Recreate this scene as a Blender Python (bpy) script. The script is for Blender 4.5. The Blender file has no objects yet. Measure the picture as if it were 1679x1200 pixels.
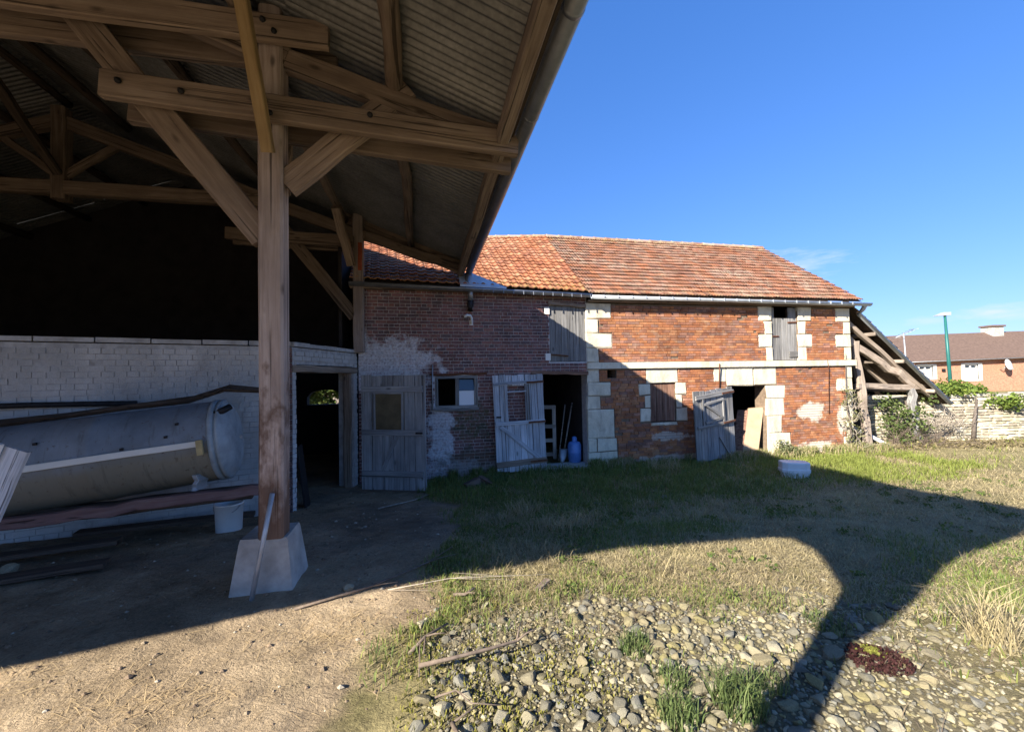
import bpy, math, random
import numpy as np
from mathutils import Vector, Matrix

# ------------------------------------------------------------------ camera, sky, sun, exposure
S = bpy.context.scene
C = S.collection
rad = math.radians
CAM = Vector((0, 0, 1.9))
cd = bpy.data.cameras.new('camera'); cam = bpy.data.objects.new('camera', cd); C.objects.link(cam)
cd.sensor_width = 36; cd.lens = 36 * 700 / 1679; cd.clip_start = .05; cd.clip_end = 3000
PIT, ROL = math.atan(17 / 700), math.atan(.017)
fwd = Vector((0, math.cos(PIT), math.sin(PIT))); r0 = Vector((1, 0, 0)); u0 = r0.cross(fwd)
rgt = (r0 * math.cos(ROL) - u0 * math.sin(ROL)).normalized(); upv = rgt.cross(fwd)
cam.matrix_world = Matrix(((rgt.x, upv.x, -fwd.x, CAM.x), (rgt.y, upv.y, -fwd.y, CAM.y), (rgt.z, upv.z, -fwd.z, CAM.z), (0, 0, 0, 1)))
S.camera = cam

SUN_EL = rad(27.6)
SUN_H = Vector((.735, .678, 0)).normalized()            # horizontal direction the light travels
light_dir = Vector((SUN_H.x * math.cos(SUN_EL), SUN_H.y * math.cos(SUN_EL), -math.sin(SUN_EL)))
sd = bpy.data.lights.new('sun', 'SUN'); sun = bpy.data.objects.new('sun', sd); C.objects.link(sun)
sd.energy = 3.85; sd.angle = rad(.53); sd.color = (1, .93, .82)
sun.rotation_euler = light_dir.to_track_quat('-Z', 'Y').to_euler()

w = bpy.data.worlds.new('World'); S.world = w; w.use_nodes = True
wn = w.node_tree; wn.nodes.clear()
def WN(t, **k):
    n = wn.nodes.new(t)
    for a, b in k.items(): setattr(n, a, b)
    return n
sky = WN('ShaderNodeTexSky', sky_type='NISHITA'); sky.sun_disc = False
sky.sun_elevation = SUN_EL; sky.sun_rotation = math.atan2(-SUN_H.x, -SUN_H.y)
sky.air_density = 1.0; sky.dust_density = .3; sky.ozone_density = 1.0
tc = WN('ShaderNodeTexCoord'); sepd = WN('ShaderNodeSeparateXYZ')
wn.links.new(tc.outputs['Generated'], sepd.inputs[0])
mp = WN('ShaderNodeMapping'); mp.inputs['Scale'].default_value = (3.0, 3.0, 13.0); mp.inputs['Location'].default_value = (1.3, .4, .2)
wn.links.new(tc.outputs['Generated'], mp.inputs[0])
nz = WN('ShaderNodeTexNoise'); nz.inputs['Scale'].default_value = 1.35; nz.inputs['Detail'].default_value = 7; nz.inputs['Roughness'].default_value = .55
wn.links.new(mp.outputs[0], nz.inputs['Vector'])
cr = WN('ShaderNodeValToRGB'); cr.color_ramp.elements[0].position = .66; cr.color_ramp.elements[1].position = .80
wn.links.new(nz.outputs['Fac'], cr.inputs[0])
band = WN('ShaderNodeValToRGB')                          # low scattered clouds only
be = band.color_ramp.elements; be[0].position = .06; be[1].position = .24
be[0].color = be[1].color = (0, 0, 0, 1)
for p, c in ((.085, .8), (.16, .5)): e = be.new(p); e.color = (c, c, c, 1)
wn.links.new(sepd.outputs['Z'], band.inputs[0])
mu = WN('ShaderNodeMath', operation='MULTIPLY'); wn.links.new(cr.outputs[0], mu.inputs[0]); wn.links.new(band.outputs[0], mu.inputs[1])
def cloud(az, el, rh, rv, amp):
    a, e = rad(az), rad(el); c = Vector((math.sin(a) * math.cos(e), math.cos(a) * math.cos(e), math.sin(e)))
    m1 = WN('ShaderNodeMapping'); m1.inputs['Location'].default_value = (-c.x / rh, -c.y / rh, -c.z / rv); m1.inputs['Scale'].default_value = (1 / rh, 1 / rh, 1 / rv)
    wn.links.new(tc.outputs['Generated'], m1.inputs[0]); ln_ = WN('ShaderNodeVectorMath', operation='LENGTH'); wn.links.new(m1.outputs[0], ln_.inputs[0])
    n1 = WN('ShaderNodeTexNoise'); n1.inputs['Scale'].default_value = 4.2; n1.inputs['Detail'].default_value = 7; n1.inputs['Roughness'].default_value = .6; wn.links.new(mp.outputs[0], n1.inputs['Vector'])
    a1 = WN('ShaderNodeMath', operation='MULTIPLY_ADD'); wn.links.new(n1.outputs['Fac'], a1.inputs[0]); a1.inputs[1].default_value = 2.2; a1.inputs[2].default_value = -.35
    a2 = WN('ShaderNodeMath', operation='SUBTRACT'); wn.links.new(a1.outputs[0], a2.inputs[0]); wn.links.new(ln_.outputs['Value'], a2.inputs[1])
    a3 = WN('ShaderNodeMath', operation='MULTIPLY', use_clamp=True); wn.links.new(a2.outputs[0], a3.inputs[0]); a3.inputs[1].default_value = amp
    return a3.outputs[0]
acc_c = mu.outputs[0]
for a in ((33, 11.5, .13, .045, .8), (48.6, 5.0, .07, .02, 1.2), (44.5, 4.6, .05, .012, .6), (75, 9, .2, .03, .8), (-60, 8, .25, .04, .8), (120, 12, .3, .05, .7)):
    mm = WN('ShaderNodeMath', operation='MAXIMUM'); wn.links.new(acc_c, mm.inputs[0]); wn.links.new(cloud(*a), mm.inputs[1]); acc_c = mm.outputs[0]
sp = WN('ShaderNodeSeparateColor'); cb_ = WN('ShaderNodeCombineColor'); wn.links.new(sky.outputs[0], sp.inputs[0])
for i_, (g_, k_) in enumerate(((0.9, 0.205), (0.69, 0.445), (0.6, 0.991))):       # soften the sky's range, as the phone's picture does
    q1 = WN('ShaderNodeMath', operation='POWER'); q1.inputs[1].default_value = g_; wn.links.new(sp.outputs[i_], q1.inputs[0])
    q2 = WN('ShaderNodeMath', operation='MULTIPLY'); q2.inputs[1].default_value = k_; wn.links.new(q1.outputs[0], q2.inputs[0]); wn.links.new(q2.outputs[0], cb_.inputs[i_])
mx = WN('ShaderNodeMix', data_type='RGBA'); mx.inputs['B'].default_value = (1.9, 2.15, 2.5, 1)
wn.links.new(acc_c, mx.inputs['Factor']); wn.links.new(cb_.outputs[0], mx.inputs['A'])
bg = WN('ShaderNodeBackground'); bg.inputs['Strength'].default_value = .114
wo = WN('ShaderNodeOutputWorld'); wn.links.new(mx.outputs['Result'], bg.inputs[0]); wn.links.new(bg.outputs[0], wo.inputs[0])

vs = S.view_settings
vs.view_transform = 'Standard'; vs.look = 'None'; vs.exposure = 1.95; vs.gamma = 1; vs.use_curve_mapping = False

# ------------------------------------------------------------------ frames
TH = rad(11.3)
EU = Vector((-math.sin(TH), math.cos(TH), 0)); EV = Vector((math.cos(TH), math.sin(TH), 0))
def H(u, v, h): return EU * u + EV * v + Vector((0, 0, h))        # hangar frame
def frame(o, deg):
    a = rad(deg); d = Vector((math.cos(a), math.sin(a), 0)); n = Vector((-math.sin(a), math.cos(a), 0))
    return Matrix(((d.x, n.x, 0, o[0]), (d.y, n.y, 0, o[1]), (0, 0, 1, o[2]), (0, 0, 0, 1)))
F2 = frame((1.543, 8.853, 0), 11.9)
F1 = frame((1.543, 8.853, 0), 14.0)
FW = frame((-3.05, 5.9, 0), 30.0)          # whitewashed wall, s runs to the left as negative
def P1(s, h, o=0): return F1 @ Vector((s, o, h))
def P2(s, h, o=0): return F2 @ Vector((s, o, h))
def PW(s, h, o=0): return FW @ Vector((s, o, h))

R = random.Random(11)
rng = np.random.default_rng(5)

# ------------------------------------------------------------------ numpy value noise
_perm = np.random.default_rng(3).random((256, 256))
def vn(x, y, sc=1.0, oc=3, seed=0):
    x = np.asarray(x, float) * sc + 37.1 * seed + 100; y = np.asarray(y, float) * sc + 17.3 * seed + 100
    t = 0; a = 1; tot = 0
    for k in range(oc):
        xi = np.floor(x).astype(int); yi = np.floor(y).astype(int); fx = x - xi; fy = y - yi
        fx = fx * fx * (3 - 2 * fx); fy = fy * fy * (3 - 2 * fy)
        g = lambda i, j: _perm[(xi + i) % 256, (yi + j) % 256]
        t = t + a * ((g(0, 0) * (1 - fx) + g(1, 0) * fx) * (1 - fy) + (g(0, 1) * (1 - fx) + g(1, 1) * fx) * fy)
        tot += a; a *= .5; x = x * 2.03 + 5.2; y = y * 2.03 + 1.7
    return t / tot
def sst(a, b, x):
    t = np.clip((np.asarray(x, float) - a) / (b - a), 0, 1); return t * t * (3 - 2 * t)

# ------------------------------------------------------------------ materials
MATS = {}
class NT:
    def __init__(s, name):
        s.m = bpy.data.materials.new(name); s.m.use_nodes = True; s.t = s.m.node_tree; s.t.nodes.clear()
        s.out = s.t.nodes.new('ShaderNodeOutputMaterial'); s.b = s.t.nodes.new('ShaderNodeBsdfPrincipled')
        s.l(s.b.outputs[0], s.out.inputs[0]); MATS[name] = s.m
    def l(s, a, b): s.t.links.new(a, b)
    def n(s, t, **k):
        q = s.t.nodes.new(t)
        for a, b in k.items(): setattr(q, a, b)
        return q
    def val(s, v):
        if isinstance(v, (int, float)):
            q = s.n('ShaderNodeValue'); q.outputs[0].default_value = v; return q.outputs[0]
        if isinstance(v, tuple):
            q = s.n('ShaderNodeRGB'); q.outputs[0].default_value = (*v[:3], 1); return q.outputs[0]
        return v
    def math(s, op, a, b=0.0, clamp=False):
        q = s.n('ShaderNodeMath', operation=op, use_clamp=clamp)
        for i, v in enumerate((a, b)):
            if isinstance(v, (int, float)): q.inputs[i].default_value = v
            else: s.l(v, q.inputs[i])
        return q.outputs[0]
    def mix(s, f, a, b, bt='MIX'):
        q = s.n('ShaderNodeMix', data_type='RGBA', blend_type=bt)
        for nm, v in (('Factor', f), ('A', a), ('B', b)):
            i = q.inputs[nm] if nm == 'Factor' else [x for x in q.inputs if x.name == nm and x.type == 'RGBA'][0]
            if isinstance(v, (int, float)): i.default_value = v
            elif isinstance(v, tuple): i.default_value = (*v[:3], 1)
            else: s.l(v, i)
        return [x for x in q.outputs if x.type == 'RGBA'][0]
    def coord(s, kind='Object', scale=(1, 1, 1), rnd=False):
        if kind == 'World': o = s.n('ShaderNodeNewGeometry').outputs['Position']
        else: o = s.n('ShaderNodeTexCoord').outputs[kind]
        if rnd:
            oi = s.n('ShaderNodeObjectInfo'); q = s.n('ShaderNodeVectorMath', operation='ADD'); s.l(o, q.inputs[0])
            cmb = s.n('ShaderNodeCombineXYZ'); m = s.math('MULTIPLY', oi.outputs['Random'], 37.0)
            for i in range(3): s.l(m, cmb.inputs[i])
            s.l(cmb.outputs[0], q.inputs[1]); o = q.outputs[0]
        mp = s.n('ShaderNodeMapping'); mp.inputs['Scale'].default_value = scale; s.l(o, mp.inputs[0]); return mp.outputs[0]
    def noise(s, vec, scale, detail=4, rough=.55, dist=0.0):
        q = s.n('ShaderNodeTexNoise'); q.inputs['Scale'].default_value = scale; q.inputs['Detail'].default_value = detail
        q.inputs['Roughness'].default_value = rough; q.inputs['Distortion'].default_value = dist
        s.l(vec, q.inputs['Vector']); return q.outputs['Fac']
    def ramp(s, f, *st):
        q = s.n('ShaderNodeValToRGB'); el = q.color_ramp.elements
        while len(el) < len(st): el.new(.5)
        for e, (p, c) in zip(el, st):
            e.position = p; e.color = (c, c, c, 1) if isinstance(c, (int, float)) else (*c[:3], 1)
        s.l(f, q.inputs[0]); return q.outputs[0]
    def attr(s): return s.n('ShaderNodeAttribute', attribute_name='Col').outputs['Color']
    def bump(s, h, strength=.4, dist=.01):
        q = s.n('ShaderNodeBump'); q.inputs['Strength'].default_value = strength; q.inputs['Distance'].default_value = dist
        s.l(h, q.inputs['Height']); s.l(q.outputs[0], s.b.inputs['Normal'])
    def set(s, col=None, rough=None, metal=None, spec=None):
        for nm, v in (('Base Color', col), ('Roughness', rough), ('Metallic', metal), ('Specular IOR Level', spec)):
            if v is None: continue
            if isinstance(v, (int, float)): s.b.inputs[nm].default_value = v
            elif isinstance(v, tuple): s.b.inputs[nm].default_value = (*v[:3], 1)
            else: s.l(v, s.b.inputs[nm])
        return s
    def blob(s, fr, cs, ch, rs, rh, nscale=3.0, namp=.9, edge=.25):
        """soft irregular patch on a wall: centre (cs,ch), radii (rs,rh) in the wall's frame"""
        pos = s.n('ShaderNodeNewGeometry').outputs['Position']
        d = fr.col[0].xyz; o = fr.col[3].xyz
        q = s.n('ShaderNodeVectorMath', operation='DOT_PRODUCT'); s.l(pos, q.inputs[0]); q.inputs[1].default_value = d
        sx = s.math('DIVIDE', s.math('SUBTRACT', q.outputs['Value'], d.dot(o) + cs), rs)
        z = s.n('ShaderNodeSeparateXYZ'); s.l(pos, z.inputs[0])
        sz = s.math('DIVIDE', s.math('SUBTRACT', z.outputs['Z'], ch), rh)
        rr = s.math('SQRT', s.math('ADD', s.math('MULTIPLY', sx, sx), s.math('MULTIPLY', sz, sz)))
        n = s.noise(pos, nscale, 5, .65)
        v = s.math('ADD', s.math('SUBTRACT', 1.0, rr), s.math('MULTIPLY', s.math('SUBTRACT', n, .5), namp * 2))
        return s.ramp(v, (0.0, 0.0), (edge, 1.0))

def wood(name, c1, c2, c3, grain=22, rough=.82, stain=None):
    m = NT(name); v = m.coord('Object', (1.2, grain, grain), True); v2 = m.coord('Object', (1.6, 3, 3), True)
    n1 = m.noise(v, 1.0, 7, .65, .6); n2 = m.noise(v2, 1.0, 4, .6)
    col = m.ramp(n1, (.3, c1), (.52, c2), (.72, c3))
    col = m.mix(m.ramp(n2, (.35, 0.0), (.75, .55)), col, tuple(.45 * x for x in c1))
    kn = m.n('ShaderNodeTexVoronoi'); kn.inputs['Scale'].default_value = 1.0; m.l(m.coord('Object', (2.2, 5.5, 5.5), True), kn.inputs['Vector'])
    col = m.mix(m.ramp(kn.outputs['Distance'], (.05, .8), (.14, 0.0)), col, tuple(.3 * x for x in c1))
    ck = m.noise(m.coord('Object', (.55, grain * 1.5, grain * 1.5), True), 1.0, 3, .5, .3)
    col = m.mix(m.ramp(ck, (.60, 0.0), (.66, .85)), col, tuple(.22 * x for x in c1))
    oi = m.n('ShaderNodeObjectInfo').outputs['Random']
    col = m.mix(1.0, col, m.ramp(oi, (0.0, .74), (1.0, 1.18)), 'MULTIPLY')
    if stain: col = m.mix(stain(m), col, (.09, .04, .018))
    m.set(col, rough, spec=.25); m.bump(m.math('SUBTRACT', n1, m.math('MULTIPLY', m.ramp(ck, (.58, 0.0), (.66, 1.0)), .8)), .6, .008); return m.m
wood('timber', (.17, .118, .085), (.28, .205, .15), (.37, .285, .22))
wood('timber_shaded', (.13, .09, .065), (.22, .16, .115), (.30, .225, .17))  # hangar timber with the shade of the far bay put into its colour
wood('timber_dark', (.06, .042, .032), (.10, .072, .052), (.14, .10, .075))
wood('timber_new', (.36, .23, .10), (.50, .34, .17), (.58, .42, .24), 12)
wood('barn_grey', (.16, .15, .14), (.28, .27, .255), (.39, .375, .355), 30)
wood('barn_brown', (.14, .10, .075), (.25, .19, .145), (.36, .29, .23), 30)
wood('barn_pale', (.32, .34, .36), (.56, .575, .60), (.70, .705, .72), 34)
wood('door_dull', (.19, .19, .195), (.34, .335, .335), (.44, .43, .42), 26)
wood('shutter_red', (.13, .06, .04), (.27, .15, .10), (.40, .27, .20), 32)
wood('beam_red', (.09, .05, .045), (.17, .10, .09), (.22, .15, .135), 14)
wood('lean_wood', (.22, .17, .13), (.36, .29, .23), (.50, .42, .35), 18)
def post_stain(m):
    z = m.n('ShaderNodeSeparateXYZ'); m.l(m.n('ShaderNodeNewGeometry').outputs['Position'], z.inputs[0])
    n = m.noise(m.coord('World', (3, 3, 1.6)), 2.3, 5, .6)
    a = m.math('ADD', z.outputs['Z'], m.math('MULTIPLY', m.math('SUBTRACT', n, .5), 1.9))
    low = m.ramp(m.math('DIVIDE', a, 4.0), (.22, .8), (.32, 0.0))
    ring = m.math('SUBTRACT', 1.0, m.math('MULTIPLY', m.math('ABSOLUTE', m.math('SUBTRACT', a, 1.55)), 4.2), True)
    return m.math('MAXIMUM', low, m.math('MULTIPLY', ring, .75))
wood('timber_post', (.27, .20, .165), (.42, .33, .28), (.52, .43, .375), 22, .85, post_stain)

def plain(name, c, rough=.8, metal=0.0, var=.35, scale=8, bump=.2, spec=.3, dist=.005):
    m = NT(name); n = m.noise(m.coord('World'), scale, 5, .6)
    col = m.mix(m.ramp(n, (.3, 0.0), (.75, 1.0)), tuple(x * (1 - var) for x in c), tuple(min(1, x * (1 + var * .6)) for x in c))
    m.set(col, rough, metal, spec); m.bump(n, bump, dist); return m.m
plain('zinc', (.26, .275, .30), .42, .55, .3, 5, .1)
plain('zinc_pale', (.50, .54, .58), .5, .3, .25, 4, .1)
plain('galv', (.40, .42, .44), .5, .5, .3, 6)
plain('fibrocement', (.30, .285, .26), .9, 0, .45, 3.0, .3)
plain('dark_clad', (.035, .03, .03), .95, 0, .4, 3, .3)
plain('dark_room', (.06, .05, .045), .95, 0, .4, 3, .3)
plain('concrete', (.40, .38, .345), .92, 0, .35, 6, .5, .2, .008)
m = NT('limestone'); p = m.coord('World'); n = m.noise(p, 4, 6, .65); n2 = m.noise(p, 24, 5, .7); n3 = m.noise(m.coord('World', (1, 1, .35)), 6, 5, .65)
col = m.mix(m.ramp(n, (.3, 0.0), (.7, 1.0)), (.58, .51, .37), (.72, .655, .51)); col = m.mix(m.ramp(n2, (.58, 0.0), (.72, .55)), col, (.30, .25, .18)); col = m.mix(m.ramp(n3, (.50, 0.0), (.68, .6)), col, (.36, .31, .235))
m.set(col, .92, spec=.15); m.bump(m.math('ADD', n2, n), .7, .012)
plain('mortar_pale', (.30, .275, .25), .95, 0, .3, 14, .5)
plain('mortar_tan', (.20, .145, .10), .95, 0, .35, 16, .6)
plain('white_plastic', (.72, .72, .70), .45, 0, .12, 4, .05)
plain('white_paint', (.80, .80, .78), .5, 0, .1, 6, .05)
plain('yellow_wood', (.50, .38, .18), .8, 0, .3, 12)
plain('black_iron', (.025, .024, .026), .6, .3, .5, 10)
plain('rust', (.14, .055, .028), .9, .1, .5, 20)
plain('blue_paint', (.10, .22, .50), .4, 0, .25, 8, .05, .5)
plain('steel_grey', (.30, .31, .33), .5, .5, .3, 8)
plain('lamp_green', (.02, .12, .105), .4, .1, .15, 3, .05)
plain('lamp_head', (.45, .47, .48), .5, .3, .2, 6)
plain('card_brown', (.42, .30, .19), .75, 0, .2, 5, .1)
plain('board_amber', (.14, .105, .055), .6, 0, .35, 5, .15)
plain('red_tile_edge', (.32, .07, .03), .85, 0, .3, 9)
plain('slate_roof', (.15, .10, .075), .85, 0, .35, 7, .4)
plain('house_brick', (.44, .22, .14), .9, 0, .35, 9, .4)
plain('house_trim', (.78, .74, .66), .8, 0, .1, 5)
plain('twig', (.17, .13, .10), .9, 0, .45, 30, .4)
plain('twig_pale', (.36, .31, .25), .9, 0, .4, 30, .4)
plain('bark', (.13, .105, .085), .95, 0, .45, 20, .6)

m = NT('glass'); m.set((.9, .95, 1), .03); m.b.inputs['Transmission Weight'].default_value = 1.0; m.b.inputs['IOR'].default_value = 1.5
m = NT('pane_reflection'); m.set((.72, .76, .80), .25, spec=.6)  # white reflection painted as the pane's own colour
m = NT('dark_glass'); m.set((.05, .06, .07), .06, spec=.8)

# bricks: colour comes per brick from its Col attribute
def brickmat(name, extra=None, grit=.35):
    m = NT(name); p = m.coord('World'); n = m.noise(p, 60, 4, .7); n2 = m.noise(p, 7, 4, .6)
    col = m.mix(1.0, m.attr(), m.ramp(n, (.25, 1 - grit), (.8, 1 + grit)), 'MULTIPLY')
    col = m.mix(1.0, col, m.ramp(n2, (.3, .72), (.7, 1.12)), 'MULTIPLY')
    n5 = m.noise(p, 1.1, 5, .6); col = m.mix(1.0, col, m.ramp(n5, (.3, .74), (.7, 1.2)), 'MULTIPLY')
    if extra: col = extra(m, col)
    m.set(col, .92, spec=.15); m.bump(m.math('ADD', n, n2), .55, .006); return m.m
def b1_extra(m, col):
    wash = m.math('MAXIMUM', m.blob(F1, -4.0, 2.15, 1.05, .55, 3.2, 1.1), m.blob(F1, -3.0, .75, .27, .8, 3.5, 1.1))
    wash = m.math('MAXIMUM', wash, m.math('MULTIPLY', m.blob(F1, -2.9, .12, 1.2, .22, 4, 1.1), .6))
    wash = m.math('MULTIPLY', wash, m.ramp(m.noise(m.coord('World', (1, 1, 1)), 26, 4, .7), (.36, .35), (.6, 1.0)))
    col = m.mix(m.math('MULTIPLY', wash, .85), col, (.72, .72, .74))
    moss = m.blob(F1, -2.42, 1.05, .42, .45, 4, .9)
    moss = m.math('MULTIPLY', moss, m.ramp(m.noise(m.coord('World'), 22, 4, .7), (.4, .1), (.6, 1.0)))
    col = m.mix(m.math('MULTIPLY', moss, .75), col, (.045, .065, .022))
    low = m.blob(F1, -2.2, .1, .9, .5, 4, .9)
    return m.mix(m.math('MULTIPLY', low, .45), col, (.05, .055, .025))
brickmat('brick_dark', b1_extra)
plain('x', (.1, .1, .1))
def mort1():
    m = NT('mortar_wash'); n = m.noise(m.coord('World'), 14, 5, .6)
    col = m.mix(m.ramp(n, (.3, 0.0), (.75, 1.0)), (.36, .33, .31), (.58, .54, .51))
    m.set(b1_extra(m, col), .95, spec=.1); m.bump(n, .5, .005)
mort1()
def b2_extra(m, col):
    pl = m.math('MAXIMUM', m.blob(F2, 5.55, .95, .42, .24, 4, 1.0), m.blob(F2, 6.45, .78, .2, .4, 4, 1.0))
    pl = m.math('MAXIMUM', pl, m.blob(F2, 5.6, .12, .5, .16, 4, 1.1))
    pl = m.math('MAXIMUM', pl, m.math('MULTIPLY', m.blob(F2, 1.9, .55, .5, .10, 6, 1.3), .7))
    pl = m.math('MAXIMUM', pl, m.math('MULTIPLY', m.blob(F2, 2.0, .08, 1.4, .10, 5, 1.0), .6))
    dust = m.math('MULTIPLY', m.ramp(m.noise(m.coord('World', (1, 1, 1.6)), 5, 6, .7), (.48, 0.0), (.7, .6)), m.ramp(m.noise(m.coord('World'), .9, 3, .5), (.4, .2), (.65, 1.0)))
    col = m.mix(dust, col, (.45, .33, .22))
    return m.mix(m.math('MULTIPLY', pl, .85), col, (.62, .57, .47))
brickmat('brick_orange', b2_extra)
def ww_extra(m, col):
    n = m.noise(m.coord('World'), 5, 6, .7); n2 = m.noise(m.coord('World', (1, 1, 3)), 18, 4, .7)
    f = m.math('MULTIPLY', m.ramp(n, (.25, .75), (.5, 1.0)), m.ramp(n2, (.28, .6), (.42, 1.0)))
    g_ = m.ramp(m.noise(m.coord('World', (1, 1, .6)), 1.7, 6, .65), (.3, .55), (.65, 1.0))
    return m.mix(1.0, m.mix(f, col, (.56, .55, .54)), g_, 'MULTIPLY')
brickmat('brick_white', ww_extra)
def mort2():
    m = NT('mortar_white'); n = m.noise(m.coord('World'), 9, 5, .6)
    m.set(m.mix(m.ramp(n, (.35, 0.0), (.7, 1.0)), (.30, .29, .285), (.52, .51, .505)), .95, spec=.1); m.bump(n, .5, .005)
mort2()
brickmat('brick_raw', None)
brickmat('stone_rubble', None, .25)

def tilemat(name, lichen, lc, grey=0.0):
    m = NT(name); p = m.coord('World'); n = m.noise(p, 40, 4, .65); n2 = m.noise(p, 1.3, 4, .6); n3 = m.noise(p, 9, 5, .7)
    col = m.mix(1.0, m.attr(), m.ramp(n, (.25, .72), (.8, 1.25)), 'MULTIPLY')
    if grey: col = m.mix(m.math('MULTIPLY', m.ramp(n2, (.42, 0.0), (.62, 1.0)), m.ramp(n3, (.40, 0.0), (.6, grey))), col, (.31, .265, .21))
    pos = m.n('ShaderNodeSeparateXYZ'); m.l(m.n('ShaderNodeNewGeometry').outputs['Position'], pos.inputs[0])
    hz = m.ramp(m.math('DIVIDE', pos.outputs['Z'], 6.0), *lichen)
    f = m.math('MULTIPLY', hz, m.ramp(n3, (.47, 0.0), (.62, .85)))
    col = m.mix(f, col, lc); m.set(col, .85, spec=.2); m.bump(n, .35, .005); return m.m
tilemat('tile_orange', ((.60, .75), (.66, .18), (.70, .02)), (.34, .24, .06), .25)
tilemat('tile_weathered', ((.59, .5), (.62, .12), (.90, .12), (.94, .7)), (.36, .27, .10), .55)
tilemat('tile_ridge', ((.60, .6), (.70, .6), (.99, .6)), (.45, .38, .20), .9)

# corrugated sheet
m = NT('sheet'); p = m.coord('World'); n = m.noise(p, 1.2, 5, .6); n2 = m.noise(p, 30, 4, .6)
col = m.mix(m.ramp(n, (.3, 0.0), (.7, 1.0)), (.12, .118, .113), (.27, .265, .25)); col = m.mix(1.0, col, m.ramp(n2, (.3, .75), (.7, 1.15)), 'MULTIPLY')
m.set(col, .48, .45, .3); m.bump(n2, .2, .003)

# tank paint
m = NT('tank_paint'); p = m.coord('Object'); n = m.noise(p, 2.2, 5, .6); n2 = m.noise(p, 18, 5, .7)
col = m.mix(m.ramp(n, (.35, 0.0), (.7, 1.0)), (.15, .168, .188), (.26, .29, .32))
z = m.n('ShaderNodeSeparateXYZ'); m.l(p, z.inputs[0])
low = m.ramp(m.math('ADD', m.math('MULTIPLY', z.outputs['Z'], 1.2), m.math('ADD', .5, m.math('MULTIPLY', m.math('SUBTRACT', n, .5), .4))), (.38, 1.0), (.62, 0.0))
col = m.mix(m.math('MULTIPLY', low, .9), col, (.24, .205, .14))
col = m.mix(m.ramp(m.noise(m.coord('Object', (9, 1.2, 1.2)), 2.0, 6, .7), (.55, 0.0), (.72, .65)), col, (.085, .075, .06))
col = m.mix(m.ramp(n2, (.60, 0.0), (.70, .8)), col, (.10, .06, .04)); m.set(col, .65, .1, .3); m.bump(n, .3, .02)
plain('tank_cap', (.33, .375, .40), .6, .1, .3, 7, .15)

# vertex-coloured plant matter
def plantmat(name, trans=.35, rough=.75):
    m = NT(name); col = m.attr(); m.set(col, rough, spec=.2)
    tr = m.n('ShaderNodeBsdfTranslucent'); m.l(col, tr.inputs[0]); ad = m.n('ShaderNodeMixShader'); ad.inputs[0].default_value = trans
    m.l(m.b.outputs[0], ad.inputs[1]); m.l(tr.outputs[0], ad.inputs[2]); m.l(ad.outputs[0], m.out.inputs[0])
plantmat('grass'); plantmat('leaf', .4); plantmat('straw', .15)
m = NT('stone'); p = m.coord('Object', (1, 1, 1), True); n = m.noise(p, 14, 5, .65); n2 = m.noise(p, 45, 4, .7)
oi = m.n('ShaderNodeObjectInfo').outputs['Random']
col = m.mix(1.0, m.attr(), m.ramp(n, (.3, .65), (.72, 1.2)), 'MULTIPLY'); col = m.mix(m.ramp(n2, (.55, 0.0), (.75, .4)), col, (.10, .095, .05))
m.set(col, .9, spec=.2); m.bump(m.math('ADD', n, n2), .5, .01)

# ground
m = NT('ground'); p = m.coord('World'); n = m.noise(p, 3.0, 7, .65); n2 = m.noise(p, 55, 6, .75); n3 = m.noise(p, 14, 5, .7, .4)
col = m.mix(1.0, m.attr(), m.ramp(n, (.28, .62), (.72, 1.3)), 'MULTIPLY'); col = m.mix(1.0, col, m.ramp(n2, (.25, .6), (.75, 1.4)), 'MULTIPLY')
col = m.mix(m.ramp(n3, (.56, 0.0), (.72, .55)), col, (.07, .052, .036)); n4 = m.noise(p, .9, 5, .65); col = m.mix(1.0, col, m.ramp(n4, (.35, .72), (.65, 1.15)), 'MULTIPLY')
m.set(col, .97, spec=.1); m.bump(m.math('ADD', n2, m.math('MULTIPLY', n3, 1.6)), .8, .02)
M = MATS

# ------------------------------------------------------------------ object helpers
W = {}
def put(o, parent=None, mw=None):
    mw = mw or Matrix(); C.objects.link(o); W[o.name] = mw
    if parent is not None:
        o.parent = parent; o.matrix_parent_inverse = W[parent.name].inverted()
    o.matrix_basis = mw; return o
def tag(o, label=None, cat=None, group=None, kind=None):
    for k, v in (('label', label), ('category', cat), ('group', group), ('kind', kind)):
        if v: o[k] = v
    return o
def thing(name, loc, label, cat, group=None):
    o = bpy.data.objects.new(name, None); o.empty_display_size = .2
    put(o, None, Matrix.Translation(Vector(loc))); return tag(o, label, cat, group)
def mesh(name, v, f, mat, cols=None, smooth=False):
    me = bpy.data.meshes.new(name); me.from_pydata([tuple(x) for x in v], [], f); me.materials.append(M[mat] if isinstance(mat, str) else mat)
    if cols is not None:
        a = me.color_attributes.new('Col', 'FLOAT_COLOR', 'CORNER')
        cc = np.array(cols, np.float32).reshape(-1, 3)
        if len(cc) == 1: cc = np.repeat(cc, len(f), 0)
        rep = np.repeat(cc, [len(x) for x in f], 0)
        a.data.foreach_set('color', np.concatenate([rep, np.ones((len(rep), 1), np.float32)], 1).ravel())
    if smooth:
        me.polygons.foreach_set('use_smooth', np.ones(len(me.polygons), bool))
    me.update(); return me
def obj(name, v, f, mat, parent=None, mw=None, cols=None, smooth=False):
    return put(bpy.data.objects.new(name, mesh(name, v, f, mat, cols, smooth)), parent, mw)
def use(name, me, parent=None, mw=None): return put(bpy.data.objects.new(name, me), parent, mw)
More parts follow.
